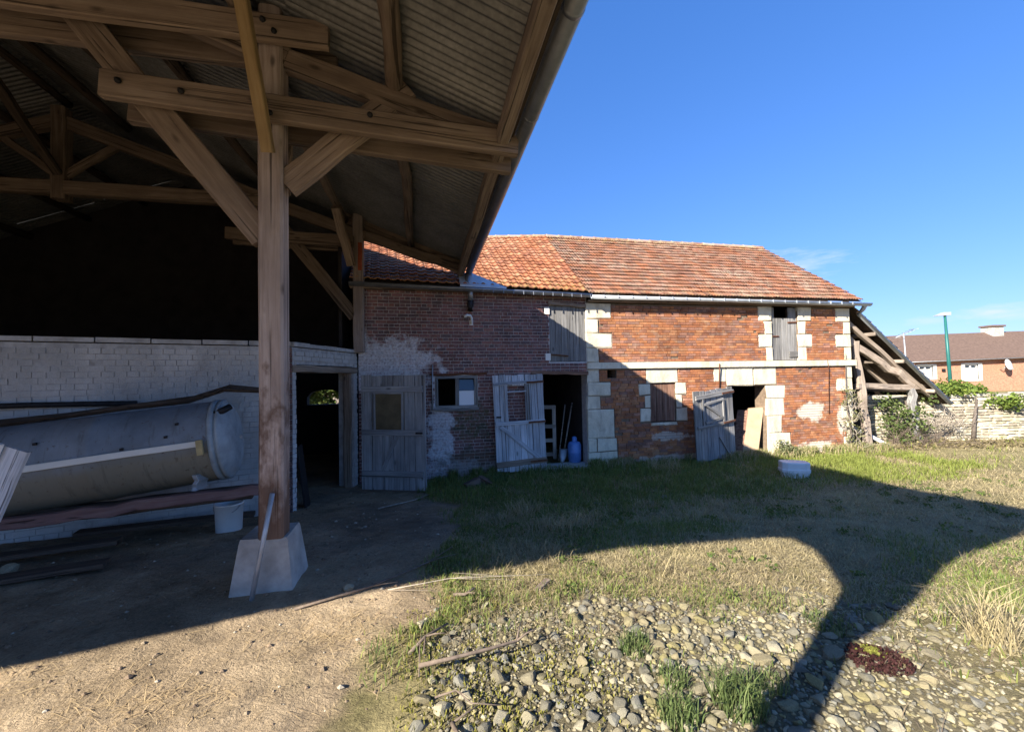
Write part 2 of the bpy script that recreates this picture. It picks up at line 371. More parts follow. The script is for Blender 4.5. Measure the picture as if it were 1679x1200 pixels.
BOXF = [(0, 1, 3, 2), (4, 6, 7, 5), (0, 4, 5, 1), (2, 3, 7, 6), (0, 2, 6, 4), (1, 5, 7, 3)]
def boxv(a0, a1, b0, b1, c0, c1): return [(a, b, c) for a in (a0, a1) for b in (b0, b1) for c in (c0, c1)]
def jc(c, q, a, b):
    k = q.uniform(a, b); return tuple(x * k for x in c)
class MB:
    def __init__(s): s.v = []; s.f = []; s.c = []
    def add(s, v, f, col=None):
        b = len(s.v); s.v += [tuple(x) for x in v]; s.f += [tuple(i + b for i in q) for q in f]; s.c += [col or (.5, .5, .5)] * len(f)
    def box(s, a0, a1, b0, b1, c0, c1, col=None, mw=None):
        v = boxv(a0, a1, b0, b1, c0, c1)
        if mw: v = [mw @ Vector(x) for x in v]
        s.add(v, BOXF, col)
    def build(s, name, mat, parent=None, mw=None, smooth=False): return obj(name, s.v, s.f, mat, parent, mw, s.c, smooth)
def axes(p, q, up=(0, 0, 1)):
    p, q = Vector(p), Vector(q); x = (q - p); L = x.length; x.normalize(); up = Vector(up)
    if abs(x.dot(up)) > .98: up = Vector((0, 1, 0))
    y = up.cross(x).normalized(); z = x.cross(y)
    return Matrix(((x.x, y.x, z.x, p.x), (x.y, y.y, z.y, p.y), (x.z, y.z, z.z, p.z), (0, 0, 0, 1))), L
def beam(name, p, q, wd, ht, mat, parent=None, up=(0, 0, 1), n=5, jit=.006, ch=.1):
    """squared timber from p to q with chamfered arrises and a slight wander; wd across, ht along up"""
    mw, L = axes(p, q, up); v = []; f = []; c = min(wd, ht) * ch
    sec = [(-wd / 2, -ht / 2 + c), (-wd / 2 + c, -ht / 2), (wd / 2 - c, -ht / 2), (wd / 2, -ht / 2 + c), (wd / 2, ht / 2 - c), (wd / 2 - c, ht / 2), (-wd / 2 + c, ht / 2), (-wd / 2, ht / 2 - c)]
    for i in range(n + 1):
        dy, dz, sc = R.gauss(0, jit), R.gauss(0, jit), 1 + R.gauss(0, jit * 2)
        for a, b in sec: v.append((L * i / n, a * sc + dy, b * sc + dz))
    for i in range(n):
        for k in range(8): f.append((i * 8 + k, i * 8 + (k + 1) % 8, i * 8 + 8 + (k + 1) % 8, i * 8 + 8 + k))
    f.append(tuple(range(7, -1, -1))); f.append(tuple(range(n * 8, n * 8 + 8)))
    return obj(name, v, f, mat, parent, mw)
def plank(name, p, q, wd, th, mat, parent=None, up=(0, 0, 1), jit=.002): return beam(name, p, q, wd, th, mat, parent, up, 3, jit, .12)
def tubev(pts, radii, k=8):
    v = []; f = []; pts = [Vector(x) for x in pts]; n = len(pts)
    for i, p in enumerate(pts):
        t = (pts[min(i + 1, n - 1)] - pts[max(i - 1, 0)]).normalized(); a = Vector((0, 0, 1)) if abs(t.z) < .9 else Vector((1, 0, 0))
        x = t.cross(a).normalized(); y = t.cross(x)
        for j in range(k):
            an = 2 * math.pi * j / k; v.append(p + (x * math.cos(an) + y * math.sin(an)) * radii[i])
    for i in range(n - 1):
        for j in range(k): f.append((i * k + j, i * k + (j + 1) % k, i * k + k + (j + 1) % k, i * k + k + j))
    f.append(tuple(range(k - 1, -1, -1))); f.append(tuple(range((n - 1) * k, n * k)))
    return v, f
def tube(name, pts, r, mat, parent=None, k=8, smooth=True):
    rr = r if isinstance(r, (list, tuple)) else [r] * len(pts)
    v, f = tubev(pts, rr, k); return obj(name, v, f, mat, parent, None, None, smooth)
def log(name, p, q, ra, rb, mat, parent=None, n=9, wob=.012):
    mw, L = axes(p, q); pts = [(L * i / n, R.gauss(0, wob) * (0 < i < n), R.gauss(0, wob) * (0 < i < n)) for i in range(n + 1)]
    v, f = tubev(pts, [(ra + (rb - ra) * i / n) * (1 + R.gauss(0, .05)) for i in range(n + 1)], 10)
    return obj(name, v, f, mat, parent, mw, None, True)
def lathe(name, prof, mat, parent, mw, k=24, smooth=True):
    v = []; f = []
    for r, z in prof:
        for j in range(k): a = 2 * math.pi * j / k; v.append((r * math.cos(a), r * math.sin(a), z))
    for i in range(len(prof) - 1):
        for j in range(k): f.append((i * k + j, i * k + (j + 1) % k, i * k + k + (j + 1) % k, i * k + k + j))
    return obj(name, v, f, mat, parent, mw, None, smooth)
def cells(s0, s1, h0, h1, holes):
    """rectangles that cover a wall except its holes"""
    ss = sorted({s0, s1, *[min(max(x, s0), s1) for q in holes for x in q[:2]]}); hh = sorted({h0, h1, *[min(max(x, h0), h1) for q in holes for x in q[2:]]})
    for a, b in zip(ss, ss[1:]):
        for c, d in zip(hh, hh[1:]):
            ms, mh = (a + b) / 2, (c + d) / 2
            if not any(q[0] < ms < q[1] and q[2] < mh < q[3] for q in holes): yield a, b, c, d
def wallcore(name, fr, s0, s1, h0, h1, o0, o1, holes, mat, parent, tophook=None):
    mb = MB()
    for a, b, c, d in cells(s0, s1, h0, h1, holes): mb.box(a, b, o0, o1, c, d, None, fr)
    return mb.build(name, mat, parent)
def brickwork(parent, fr, s0, s1, h0, h1, pitch, L, jo, holes, pal, mat, bond='english', nind=300, avoid=(), skip=None, proud=.006, depth=.05, seed=1):
    """courses of separate bricks; the ones that show largest become parts, the rest one stuff part"""
    q = random.Random(seed); lst = []; nrow = int((h1 - h0) / pitch)
    for r in range(nrow):
        a = h0 + r * pitch; b = a + pitch - jo; head = bond == 'english' and r % 2
        x = s0 - (L * .25 if head else q.choice((0, .5, .25)) * L)
        while x < s1:
            l = L * .5 if head or (bond != 'english' and q.random() < .22) else L
            l *= 1 + q.gauss(0, .015); seg = [(max(x, s0), min(x + l - jo, s1))]; full = seg[0][1] - seg[0][0] > l - jo - .001
            for ho in holes:
                if ho[2] < b - .01 and ho[3] > a + .01:
                    ns = []
                    for c, d in seg:
                        if ho[1] <= c or ho[0] >= d: ns.append((c, d)); continue
                        full = False
                        if c < ho[0]: ns.append((c, ho[0] - jo))
                        if d > ho[1]: ns.append((ho[1] + jo, d))
                    seg = ns
            for c, d in seg:
                if d - c < .02: continue
                if skip and skip((c + d) / 2, (a + b) / 2, q): continue
                lst.append((c, d, a, b, full and d - c > .6 * L, q.randrange(len(pal)), q.gauss(0, .003)))
            x += l
    def score(t):
        p = fr @ Vector(((t[0] + t[1]) / 2, 0, (t[2] + t[3]) / 2)); dv = (p - CAM)
        if any(z[0] < (t[0] + t[1]) / 2 < z[1] and z[2] < (t[2] + t[3]) / 2 < z[3] for z in avoid): return -1
        return (t[1] - t[0]) / max(dv.length, .1) if t[4] else -1
    order = sorted(range(len(lst)), key=lambda i: -score(lst[i])); ind = {i for i in order[:nind] if score(lst[i]) > 0}
    cache = {}; mb = MB(); Lf = L - jo; hf = pitch - jo
    for i, (c, d, a, b, full, pi, off) in enumerate(lst):
        if i in ind:
            if pi not in cache:
                v = boxv(-Lf / 2, Lf / 2, -proud, depth, -hf / 2, hf / 2)
                cache[pi] = mesh('brick', v, BOXF, mat, [pal[pi]])
            mw = fr @ Matrix.Translation(((c + d) / 2, off, (a + b) / 2)) @ Matrix.Rotation(q.gauss(0, .006), 4, 'Y')
            use('brick', cache[pi], parent, mw)
        else:
            mb.box(c, d, -proud + off, depth, a, b, jc(pal[pi], q, .85, 1.15), fr)
    if mb.v: tag(mb.build('brick_courses', mat, parent), kind='stuff')
def tiles(parent, EL, ER, RL, RR, nrow, ncol, prof, pal, mat, nind=300, seed=2, lift=.034, hide=None, colfn=None, nm='tile'):
    q = random.Random(seed); EL, ER, RL, RR = map(Vector, (EL, ER, RL, RR)); K = len(prof); lst = []
    def pt(a, t): return (EL.lerp(ER, a)).lerp(RL.lerp(RR, a), t)
    nrm = ((ER - EL).cross(RL - EL)).normalized()
    if nrm.z < 0: nrm = -nrm
    for r in range(nrow):
        for c in range(ncol):
            sh = (.5 if r % 2 else 0) * 0; a0 = (c + sh) / ncol; a1 = min(1, (c + 1 + sh) / ncol); t0 = r / nrow; t1 = (r + 1.18) / nrow
            j = q.gauss(0, .003); jt = q.gauss(0, .02) / nrow
            vv = []
            for t, l in ((t0 + jt, lift), (t1, 0.0)):
                for k in range(K):
                    vv.append(pt(a0 + (a1 - a0) * k / (K - 1), min(t, 1.02)) + nrm * (l + prof[k] + j))
            for k in range(K): vv.append(vv[k] - nrm * .02)
            ff = [(k, k + 1, K + k + 1, K + k) for k in range(K - 1)] + [(2 * K + k, 2 * K + k + 1, k + 1, k) for k in range(K - 1)]
            base = pal[q.randrange(len(pal))]; col = jc(base, q, .82, 1.18)
            mid = pt((a0 + a1) / 2, (t0 + t1) / 2)
            if colfn: col = colfn(col, (a0 + a1) / 2, t0, q)
            lst.append((mid, vv, ff, col))
    order = sorted(range(len(lst)), key=lambda i: (lst[i][0] - CAM).length + (1e3 if hide and hide(lst[i][0]) else 0))
    ind = set(order[:nind]); mb = MB()
    for i, (mid, vv, ff, col) in enumerate(lst):
        if i in ind:
            obj(nm, [x - mid for x in vv], ff, mat, parent, Matrix.Translation(mid), [col])
        else: mb.add(vv, ff, col)
    if mb.v: tag(mb.build('tile_field', mat, parent), kind='stuff')
def halfgutter(name, p, q, r, mat, parent, k=9, th=.006):
    mw, L = axes(p, q); v = []; f = []
    for x in (0, L):
        for rr in (r, r - th):
            for j in range(k): a = math.pi + math.pi * j / (k - 1); v.append((x, rr * math.cos(a), rr * math.sin(a)))
    def I(x, o, j): return (x * 2 + o) * k + j
    for j in range(k - 1):
        f += [(I(0, 0, j), I(0, 0, j + 1), I(1, 0, j + 1), I(1, 0, j)), (I(0, 1, j + 1), I(0, 1, j), I(1, 1, j), I(1, 1, j + 1))]
        f += [(I(0, 0, j + 1), I(0, 0, j), I(0, 1, j), I(0, 1, j + 1)), (I(1, 0, j), I(1, 0, j + 1), I(1, 1, j + 1), I(1, 1, j))]
    for j in (0, k - 1): f.append((I(0, 0, j), I(1, 0, j), I(1, 1, j), I(0, 1, j)))
    return obj(name, v, f, mat, parent, mw, None, True)

# ------------------------------------------------------------------ ground
def gh(x, y):
    x = np.asarray(x, float); y = np.asarray(y, float)
    g = .30 * (1 - sst(3.2, 7.5, y)); near = 1 - sst(16, 26, np.hypot(x, y))
    g = g + near * ((vn(x, y, .9, 2, 1) - .5) * .05 + (vn(x, y, 4.5, 3, 2) - .5) * .022 + (vn(x, y, 11, 2, 3) - .5) * .022)
    return g
def ghf(x, y): return float(gh(x, y))
def uvw(x, y): return -math.sin(TH) * x + math.cos(TH) * y, math.cos(TH) * x + math.sin(TH) * y
def dirt_mask(x, y):
    u, v = uvw(np.asarray(x, float), np.asarray(y, float))
    vb = np.interp(u, [-3, 2.05, 2.6, 3.06, 3.86, 5.35, 7.0, 7.6], [-.4, -.2, -.3, -.06, .12, .42, .2, .02])
    return 1 - sst(-.16, .16, v - vb + (vn(x, y, 2.2, 3, 5) - .5) * .9)
def gravel_mask(x, y):
    u, v = uvw(np.asarray(x, float), np.asarray(y, float))
    ub = np.interp(v, [-.4, .0, .8, 1.25, 1.8, 2.5, 2.8, 3.2, 4.2, 6], [2.9, 2.95, 2.95, 2.86, 2.65, 2.6, 2.55, 2.35, 2.05, 1.7])
    k = sst(-.22, .12, v + (vn(x, y, 3, 2, 8) - .5) * .5 - .02)
    k = k * (1 - .55 * sst(2.3, 3.3, v + (vn(x, y, 2, 2, 7) - .5) * .8))
    return k * (1 - sst(-.14, .14, u - ub + (vn(x, y, 2.6, 3, 6) - .5) * .55))
def axis(lo, hi, fine0, fine1, step):
    a = list(np.arange(fine0, fine1 + 1e-6, step)); x, s = fine0, step
    while x > lo: s *= 1.35; x -= s; a.insert(0, x)
    x, s = a[-1], step
    while x < hi: s *= 1.35; x += s; a.append(x)
    return np.array(a)
gx = axis(-900, 900, -5.5, 7.5, .04); gy = axis(-900, 1500, 1.2, 8.4, .04)
GX, GY = np.meshgrid(gx, gy); nx, ny = len(gx), len(gy)
GZ = gh(GX, GY)
V = np.stack([GX, GY, GZ], -1).reshape(-1, 3)
ii = np.arange(nx * ny).reshape(ny, nx)
Fq = np.stack([ii[:-1, :-1], ii[:-1, 1:], ii[1:, 1:], ii[1:, :-1]], -1).reshape(-1, 4)
me = bpy.data.meshes.new('ground'); me.vertices.add(len(V)); me.vertices.foreach_set('co', V.ravel())
me.loops.add(Fq.size); me.loops.foreach_set('vertex_index', Fq.ravel().astype(np.int32))
me.polygons.add(len(Fq)); me.polygons.foreach_set('loop_start', np.arange(0, Fq.size, 4, dtype=np.int32)); me.polygons.foreach_set('loop_total', np.full(len(Fq), 4, np.int32))
me.update(); me.polygons.foreach_set('use_smooth', np.ones(len(Fq), bool))
dm = dirt_mask(GX, GY); gm = gravel_mask(GX, GY); nn = vn(GX, GY, .8, 4, 9)[..., None]
soil = np.array([.22, .19, .08]) * (1 - nn) + np.array([.33, .275, .14]) * nn
dirt = np.array([.265, .195, .122]) * (1 - nn) + np.array([.385, .295, .19]) * nn
u_, v_ = uvw(GX, GY)
mossy = (sst(.45, .6, vn(GX, GY, 3, 3, 12)) * np.exp(-((u_ - 2.3) / .5) ** 2 - ((v_ + .25) / .35) ** 2))[..., None]
dirt = dirt * (1 - .7 * mossy) + np.array([.12, .125, .03]) * .7 * mossy
dark = (sst(.40, .60, vn(GX, GY, 1.3, 4, 14)) * sst(3.9, 4.6, u_))[..., None]
dirt = dirt * (1 - .45 * dark) + np.array([.20, .165, .13]) * .45 * dark
grv = np.array([.17, .145, .088])
col = soil * (1 - dm[..., None]) + dirt * dm[..., None]; col = col * (1 - gm[..., None]) + grv * gm[..., None]
ca = me.color_attributes.new('Col', 'FLOAT_COLOR', 'POINT')
ca.data.foreach_set('color', np.concatenate([col.reshape(-1, 3), np.ones((nx * ny, 1))], 1).astype(np.float32).ravel())
me.materials.append(M['ground']); go = use('ground', me); tag(go, 'trodden brown earth and soil of the farmyard', 'ground', kind='structure')

# ------------------------------------------------------------------ hangar (open timber barn)
hang = thing('timber_hangar', H(3.7, -1.25, ghf(*H(3.7, -1.25, 0).xy)), 'open timber hangar with corrugated roof, braced post and zinc gutter', 'hangar')
SL = .40; VE, HE = .80, 4.06; VR = -5.75
def roofh(v): return HE + SL * (VE - v) if v > VR else HE + SL * (VE - VR) - SL * (VR - v)
shw, shl, npitch = 1.05, 1.86, 13
sv = []; sf = []; ns = npitch * 6
slen = shl * math.sqrt(1 + SL * SL)
for t in (0, 1):
    for i in range(ns + 1): sv.append((i / ns * shw * 1.03, t * slen, .017 * math.sin(2 * math.pi * i / 6) + t * -.02))
for i in range(ns): sf.append((i, i + 1, ns + 2 + i, ns + 1 + i))
sheet = mesh('roof_sheet', sv, sf, 'sheet', None, True)
ang = math.atan(SL)
def sheet_at(u, v, side):
    # sheet's y axis climbs the slope from (u, v)
    x = EU; y = (-EV * math.cos(ang) + Vector((0, 0, math.sin(ang)))) if side > 0 else (EV * math.cos(ang) + Vector((0, 0, math.sin(ang))))
    z = x.cross(y)
    if z.z < 0: z = -z
    p = H(u, v, roofh(v) + .03); mw = Matrix(((x.x, y.x, z.x, p.x), (x.y, y.y, z.y, p.y), (x.z, y.z, z.z, p.z), (0, 0, 0, 1)))
    use('roof_sheet', sheet, hang, mw)
VROW = (VR - VE) / -4
for i in range(9):
    for r in range(4):
        sheet_at(-.5 + i * .982, VE + .04 - r * VROW, 1)
        sheet_at(-.5 + i * .982, VR - (VE - VR) - .04 + r * VROW, -1)
for i in range(4):
    for r in range(3):
        sheet_at(8.25 + i * 1.0, -1.62 - r * 1.4, 1)
    for r in range(4): sheet_at(8.25 + i * 1.0, VR - (VE - VR) - .04 + r * VROW, -1)
# trusses
def truss(u, full=True, base=None, end=False):
    m = 'timber_shaded' if end else 'timber'
    for s in (1, -1):
        def T(v, h, du=0): return H(u + du, v if s > 0 else 2 * VR - v, h)
        vis = s > 0
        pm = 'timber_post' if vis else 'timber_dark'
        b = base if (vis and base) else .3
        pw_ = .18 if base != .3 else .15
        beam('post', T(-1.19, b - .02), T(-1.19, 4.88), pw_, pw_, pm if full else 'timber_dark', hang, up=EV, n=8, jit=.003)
        for d in (-.155, .155):
            if end: beam('tie_beam', T(-3.3, 4.40, d), T(-1.25, 4.34, d), .075, .2, m, hang, jit=.004); continue
            beam('tie_beam', T(-2.28, 4.06, d), T(.79, 3.885, d), .075, .2, m, hang, jit=.004)
            beam('tie_beam', T(-3.3, 4.64, d), T(-.73, 4.61, d), .075, .2, m, hang, jit=.004)
        beam('brace', T(-1.26, 3.02), T(-2.80, 5.02), .09, .21, m, hang)
        if not end: beam('brace', T(-1.10, 3.47), T(-.13, 4.37), .09, .2, m, hang)
        beam('rafter', T(-5.75, 6.15), T(-1.08, 4.47), .12, .2, m, hang)
        beam('rafter', T(-1.12, 4.50), T(.70, 3.98), .11, .17, m, hang, jit=.012)
        beam('strut', T(-5.70, 5.26), T(-4.95, 5.82), .08, .11, m, hang)
    beam('king_post', H(u, VR, 4.86), H(u, VR, 6.35), .2, .2, m, hang, up=EV)
    beam('collar_tie', H(u, 2 * VR + 2.5, 5.06), H(u, -2.5, 5.04), .16, .22, m, hang, n=8)
truss(.0, base=.3); truss(3.7, base=.70); truss(8.1, base=2.40, end=True)
bolt = lathe('bolt', [(0, 0), (.022, 0), (.022, .012), (.012, .016), (.012, .03), (0, .031)], 'black_iron', hang, Matrix.Translation(H(3.505, -1.19, 4.03)) @ axes((0, 0, 0), -EU)[0] @ Matrix.Rotation(rad(90), 4, 'Y'), 8)
for v_b, h_b in ((-1.15, 3.94), (-1.75, 4.04), (-.42, 4.0), (.70, 3.90), (-1.2, 4.66), (-1.12, 4.58), (-2.15, 4.07), (-2.5, 4.64)):
    use('bolt', bolt.data, hang, Matrix.Translation(H(3.508, v_b, h_b)) @ axes((0, 0, 0), -EU)[0] @ Matrix.Rotation(rad(90), 4, 'Y'))
# plinth under the near post
pv = []
for z, hw in ((.12, .235), (.30, .220), (.66, .172), (.69, .164)):
    for a, b in ((-1, -1), (1, -1), (1, 1), (-1, 1)):
        p = H(3.79 + b * hw * 1.0, -1.245 + a * hw, z + R.gauss(0, .006)); pv.append(p)
pf = [(i * 4 + k, i * 4 + (k + 1) % 4, i * 4 + 4 + (k + 1) % 4, i * 4 + 4 + k) for i in range(3) for k in range(4)] + [(12, 13, 14, 15)]
tag(obj('plinth', pv, pf, 'concrete', hang), 'tapered grey concrete plinth under the post')
# purlins and wall plates
plank('verge_board', H(8.24, .76, roofh(.76) - .10), H(8.24, -1.52, roofh(-1.52) - .10), .03, .26, 'timber_shaded', hang)
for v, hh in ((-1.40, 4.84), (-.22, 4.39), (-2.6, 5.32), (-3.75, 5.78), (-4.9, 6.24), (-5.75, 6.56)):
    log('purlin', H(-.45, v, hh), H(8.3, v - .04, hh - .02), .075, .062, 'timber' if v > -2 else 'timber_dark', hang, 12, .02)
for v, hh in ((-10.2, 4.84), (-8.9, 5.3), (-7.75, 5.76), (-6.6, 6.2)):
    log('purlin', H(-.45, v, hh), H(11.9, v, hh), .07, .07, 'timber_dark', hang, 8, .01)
beam('eave_plate', H(-.45, .655, 3.93), H(8.33, .655, 3.93), .10, .13, 'barn_brown', hang, n=14, jit=.006)
beam('fascia', H(-.45, .735, 3.985), H(8.36, .735, 3.985), .025, .11, 'timber_dark', hang, n=6, jit=.002)
# long braces along the building
beam('brace', H(3.52, -1.17, 3.64), H(2.98, -1.20, 4.70), .085, .085, 'timber_new', hang, up=EV, n=2, jit=.002)
beam('brace', H(3.9, -1.19, 3.5), H(4.7, -1.36, 4.72), .08, .1, 'timber', hang, up=EV)
beam('brace', H(8.0, -5.72, 5.25), H(6.5, -5.75, 6.45), .1, .12, 'timber_dark', hang, up=EV)
beam('brace', H(8.0, -1.30, 3.95), H(7.35, -1.42, 4.72), .16, .14, 'timber', hang, up=EV)
plank('board', H(8.02, -1.16, 3.85), H(8.02, -1.15, 4.35), .07, .04, 'red_tile_edge', hang, up=EU)
# gutter with collars and its downpipe
halfgutter('gutter', H(-.5, VE + .03, 3.965), H(8.33, VE + .03, 3.935), .062, 'zinc', hang)
for k in range(9):
    u = .2 + k * 1.0; mw, L = axes(H(u, VE + .03, 3.962), H(u + .03, VE + .03, 3.962))
    v, f = tubev([(0, 0, -.006), (.035, 0, -.006)], [.066, .066], 14); obj('gutter_collar', v, f, 'zinc', hang, mw, None, True)
tube('downpipe', [H(8.22, .80, 3.90), H(8.20, .79, 3.72), P1(-2.42, 3.50, -.16), P1(-2.42, 3.36, -.13)], .05, 'zinc', hang, 12)
tube('downpipe', [P1(-2.42, 3.37, -.13), P1(-2.42, 3.25, -.10), P1(-2.42, 3.18, -.06)], .06, 'black_iron', hang, 12)
# closed sides: unseen near-gable boards cut to cast the yard shadow, dark cladding at the back and left
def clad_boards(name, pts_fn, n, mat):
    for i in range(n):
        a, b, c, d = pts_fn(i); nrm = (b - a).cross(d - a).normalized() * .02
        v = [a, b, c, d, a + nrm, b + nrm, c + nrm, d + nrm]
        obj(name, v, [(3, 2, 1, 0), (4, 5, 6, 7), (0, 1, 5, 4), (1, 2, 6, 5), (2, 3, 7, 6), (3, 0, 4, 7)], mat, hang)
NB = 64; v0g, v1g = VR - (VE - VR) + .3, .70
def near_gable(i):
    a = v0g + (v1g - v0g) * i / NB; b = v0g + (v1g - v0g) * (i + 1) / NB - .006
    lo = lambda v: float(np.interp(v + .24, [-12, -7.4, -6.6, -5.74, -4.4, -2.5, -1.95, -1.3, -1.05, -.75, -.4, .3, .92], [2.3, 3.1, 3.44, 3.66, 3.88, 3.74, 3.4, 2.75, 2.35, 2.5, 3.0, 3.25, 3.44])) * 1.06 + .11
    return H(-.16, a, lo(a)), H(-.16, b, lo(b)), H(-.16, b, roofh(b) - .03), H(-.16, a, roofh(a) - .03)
clad_boards('gable_shadow_board', near_gable, NB, 'dark_clad')
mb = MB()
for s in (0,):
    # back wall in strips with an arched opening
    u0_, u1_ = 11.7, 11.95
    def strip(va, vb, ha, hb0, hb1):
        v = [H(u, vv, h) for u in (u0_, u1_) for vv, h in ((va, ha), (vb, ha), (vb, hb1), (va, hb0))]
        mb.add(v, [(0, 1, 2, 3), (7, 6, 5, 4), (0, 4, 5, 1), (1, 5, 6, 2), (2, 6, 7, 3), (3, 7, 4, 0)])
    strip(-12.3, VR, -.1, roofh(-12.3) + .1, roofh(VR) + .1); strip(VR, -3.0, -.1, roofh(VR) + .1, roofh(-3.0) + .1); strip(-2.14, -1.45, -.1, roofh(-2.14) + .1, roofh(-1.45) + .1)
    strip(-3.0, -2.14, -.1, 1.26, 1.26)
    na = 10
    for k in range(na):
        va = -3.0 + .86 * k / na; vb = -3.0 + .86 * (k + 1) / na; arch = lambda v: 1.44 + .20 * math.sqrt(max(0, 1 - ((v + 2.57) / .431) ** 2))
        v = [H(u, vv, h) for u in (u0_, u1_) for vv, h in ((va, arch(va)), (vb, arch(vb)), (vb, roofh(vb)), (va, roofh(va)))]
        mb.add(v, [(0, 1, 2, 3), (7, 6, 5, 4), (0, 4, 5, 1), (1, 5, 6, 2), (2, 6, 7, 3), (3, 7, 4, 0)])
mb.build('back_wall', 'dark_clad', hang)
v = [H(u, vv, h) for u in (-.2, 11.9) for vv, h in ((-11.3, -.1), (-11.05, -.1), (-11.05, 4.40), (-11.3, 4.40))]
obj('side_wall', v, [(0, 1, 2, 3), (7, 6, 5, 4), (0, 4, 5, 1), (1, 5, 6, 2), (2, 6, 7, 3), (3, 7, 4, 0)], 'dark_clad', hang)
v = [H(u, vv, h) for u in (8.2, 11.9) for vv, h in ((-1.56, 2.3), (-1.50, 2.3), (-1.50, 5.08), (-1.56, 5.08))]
obj('light_stop_board', v, [(0, 1, 2, 3), (7, 6, 5, 4), (0, 4, 5, 1), (1, 5, 6, 2), (2, 6, 7, 3), (3, 7, 4, 0)], 'dark_clad', hang)  # added boarding that keeps sky light out above the barn roof

# ------------------------------------------------------------------ whitewashed wall in the hangar
ww = thing('whitewashed_wall', PW(-2.5, .15), 'whitewashed brick wall behind the old tank under the hangar', 'wall')
PALW = [(.40, .38, .37), (.34, .31, .30), (.44, .43, .42), (.27, .20, .19), (.42, .40, .39)]
wallcore('wall_core', FW, -6.5, -.02, -.1, 2.36, .004, .3, [], 'mortar_white', ww)
brickwork(ww, FW, -6.5, -.02, 0, 2.37, .068, .225, .009, [], PALW, 'brick_white', avoid=[(-6.5, -3.35, 0, 9), (-6.5, 0, 0, .9)], seed=4, proud=.003)
for k in range(13):
    a = -6.5 + k * .5; mw = FW @ Matrix.Translation((a + .245, .13, 2.398))
    obj('coping', boxv(-.243, .243, -.15, .17, -.025, .025 + R.random() * .01), BOXF, 'mortar_white', ww, mw)

# wall with the wide doorway, running back to the brick barn
FS = frame((-3.05, 5.92, 0), math.degrees(math.atan2(1.85, .23)))
dw = thing('doorway_wall', (-3.0, 6.0, .1), 'short whitewashed wall with a wide dark doorway and wooden lintel', 'wall')
LS = 1.86; hole = [(.09, 1.72, -.2, 2.12)]
wallcore('wall_core', FS, 0, LS, -.1, 2.36, .012, .28, hole, 'mortar_white', dw)
brickwork(dw, FS, 0, LS, 0, 2.37, .068, .225, .009, hole, PALW, 'brick_white', nind=120, seed=9, depth=.05)
mwf = FW
# raw brick end of the wall facing the yard
PALR = [(.17, .10, .09), (.13, .08, .08), (.21, .15, .14)]
pe = MB()
for r in range(33):
    a = .0 + r * .0715; c = PALR[R.randrange(3)]; e = R.gauss(0, .004)
    v, f = boxv(-.10, -.012, -.035 + e, .02, a, a + .058), BOXF
    o_ = obj('brick', v, f, 'brick_raw', dw, frame((-3.035, 5.915, 0), 22), [c])
beam('lintel', FS @ Vector((-.02, .13, 2.065)), FS @ Vector((LS - .04, .13, 2.045)), .32, .10, 'lean_wood', dw)
beam('door_jamb', FS @ Vector((1.70, .10, -.05)), FS @ Vector((1.70, .10, 2.0)), .13, .10, 'barn_brown', dw)
for k in range(5):
    a = .0 + k * .37; obj('coping', boxv(-.183, .183, -.03, .28, -.03, .02 + R.random() * .012), BOXF, 'mortar_white', dw, FS @ Matrix.Translation((a + .19, 0, 2.40)))
# plank door leaf standing open against the barn
ld = thing('plank_door', (-2.0, 7.2, 0), 'dull grey plank door with amber board panel, open beside the hangar doorway', 'door')
LA, LB = Vector((-2.58, 7.30, 0)), Vector((-1.44, 7.13, 0)); lx = (LB - LA).normalized(); ln = Vector((lx.y, -lx.x, 0))
def LD(s, h, o=0): return LA + lx * s + ln * o + Vector((0, 0, h))
npl = 6; pw = 1.15 / npl
for k in range(npl):
    c = (k + .5) * pw; top = 1.955 + R.gauss(0, .008)
    if 1 <= k <= 3:
        plank('plank', LD(c, .03), LD(c, .98), pw - .008, .03, 'door_dull', ld, up=ln); plank('plank', LD(c, 1.66), LD(c, top), pw - .008, .03, 'door_dull', ld, up=ln)
    else: plank('plank', LD(c, .03), LD(c, top), pw - .008, .03, 'door_dull', ld, up=ln)
for hh in (.30, .99, 1.72): plank('ledge', LD(.02, hh, .03), LD(1.10, hh - .005, .03), .10, .03, 'door_dull', ld, up=ln)
plank('batten', LD(.36, .30, .028), LD(.64, .93, .028), .06, .02, 'door_dull', ld, up=ln)
obj('panel', [LD(s, h, o) for o in (-.01, .012) for s, h in ((.2, .98), (.77, .98), (.77, 1.67), (.2, 1.67))], [(0, 1, 2, 3), (7, 6, 5, 4), (0, 4, 5, 1), (1, 5, 6, 2), (2, 6, 7, 3), (3, 7, 4, 0)], 'board_amber', ld)
for a, b in (((.24, 1.0), (.24, 1.66)), ((.74, 1.0), (.74, 1.66)), ((.22, 1.66), (.76, 1.66)), ((.22, 1.01), (.76, 1.01))): plank('moulding', LD(*a, .02), LD(*b, .02), .04, .02, 'door_dull', ld, up=ln)
obj('latch', [LD(s, h, o) for o in (.04, .06) for s, h in ((.98, .97), (1.1, .97), (1.1, 1.0), (.98, 1.0))], [(0, 1, 2, 3), (7, 6, 5, 4), (0, 4, 5, 1), (1, 5, 6, 2), (2, 6, 7, 3), (3, 7, 4, 0)], 'black_iron', ld)

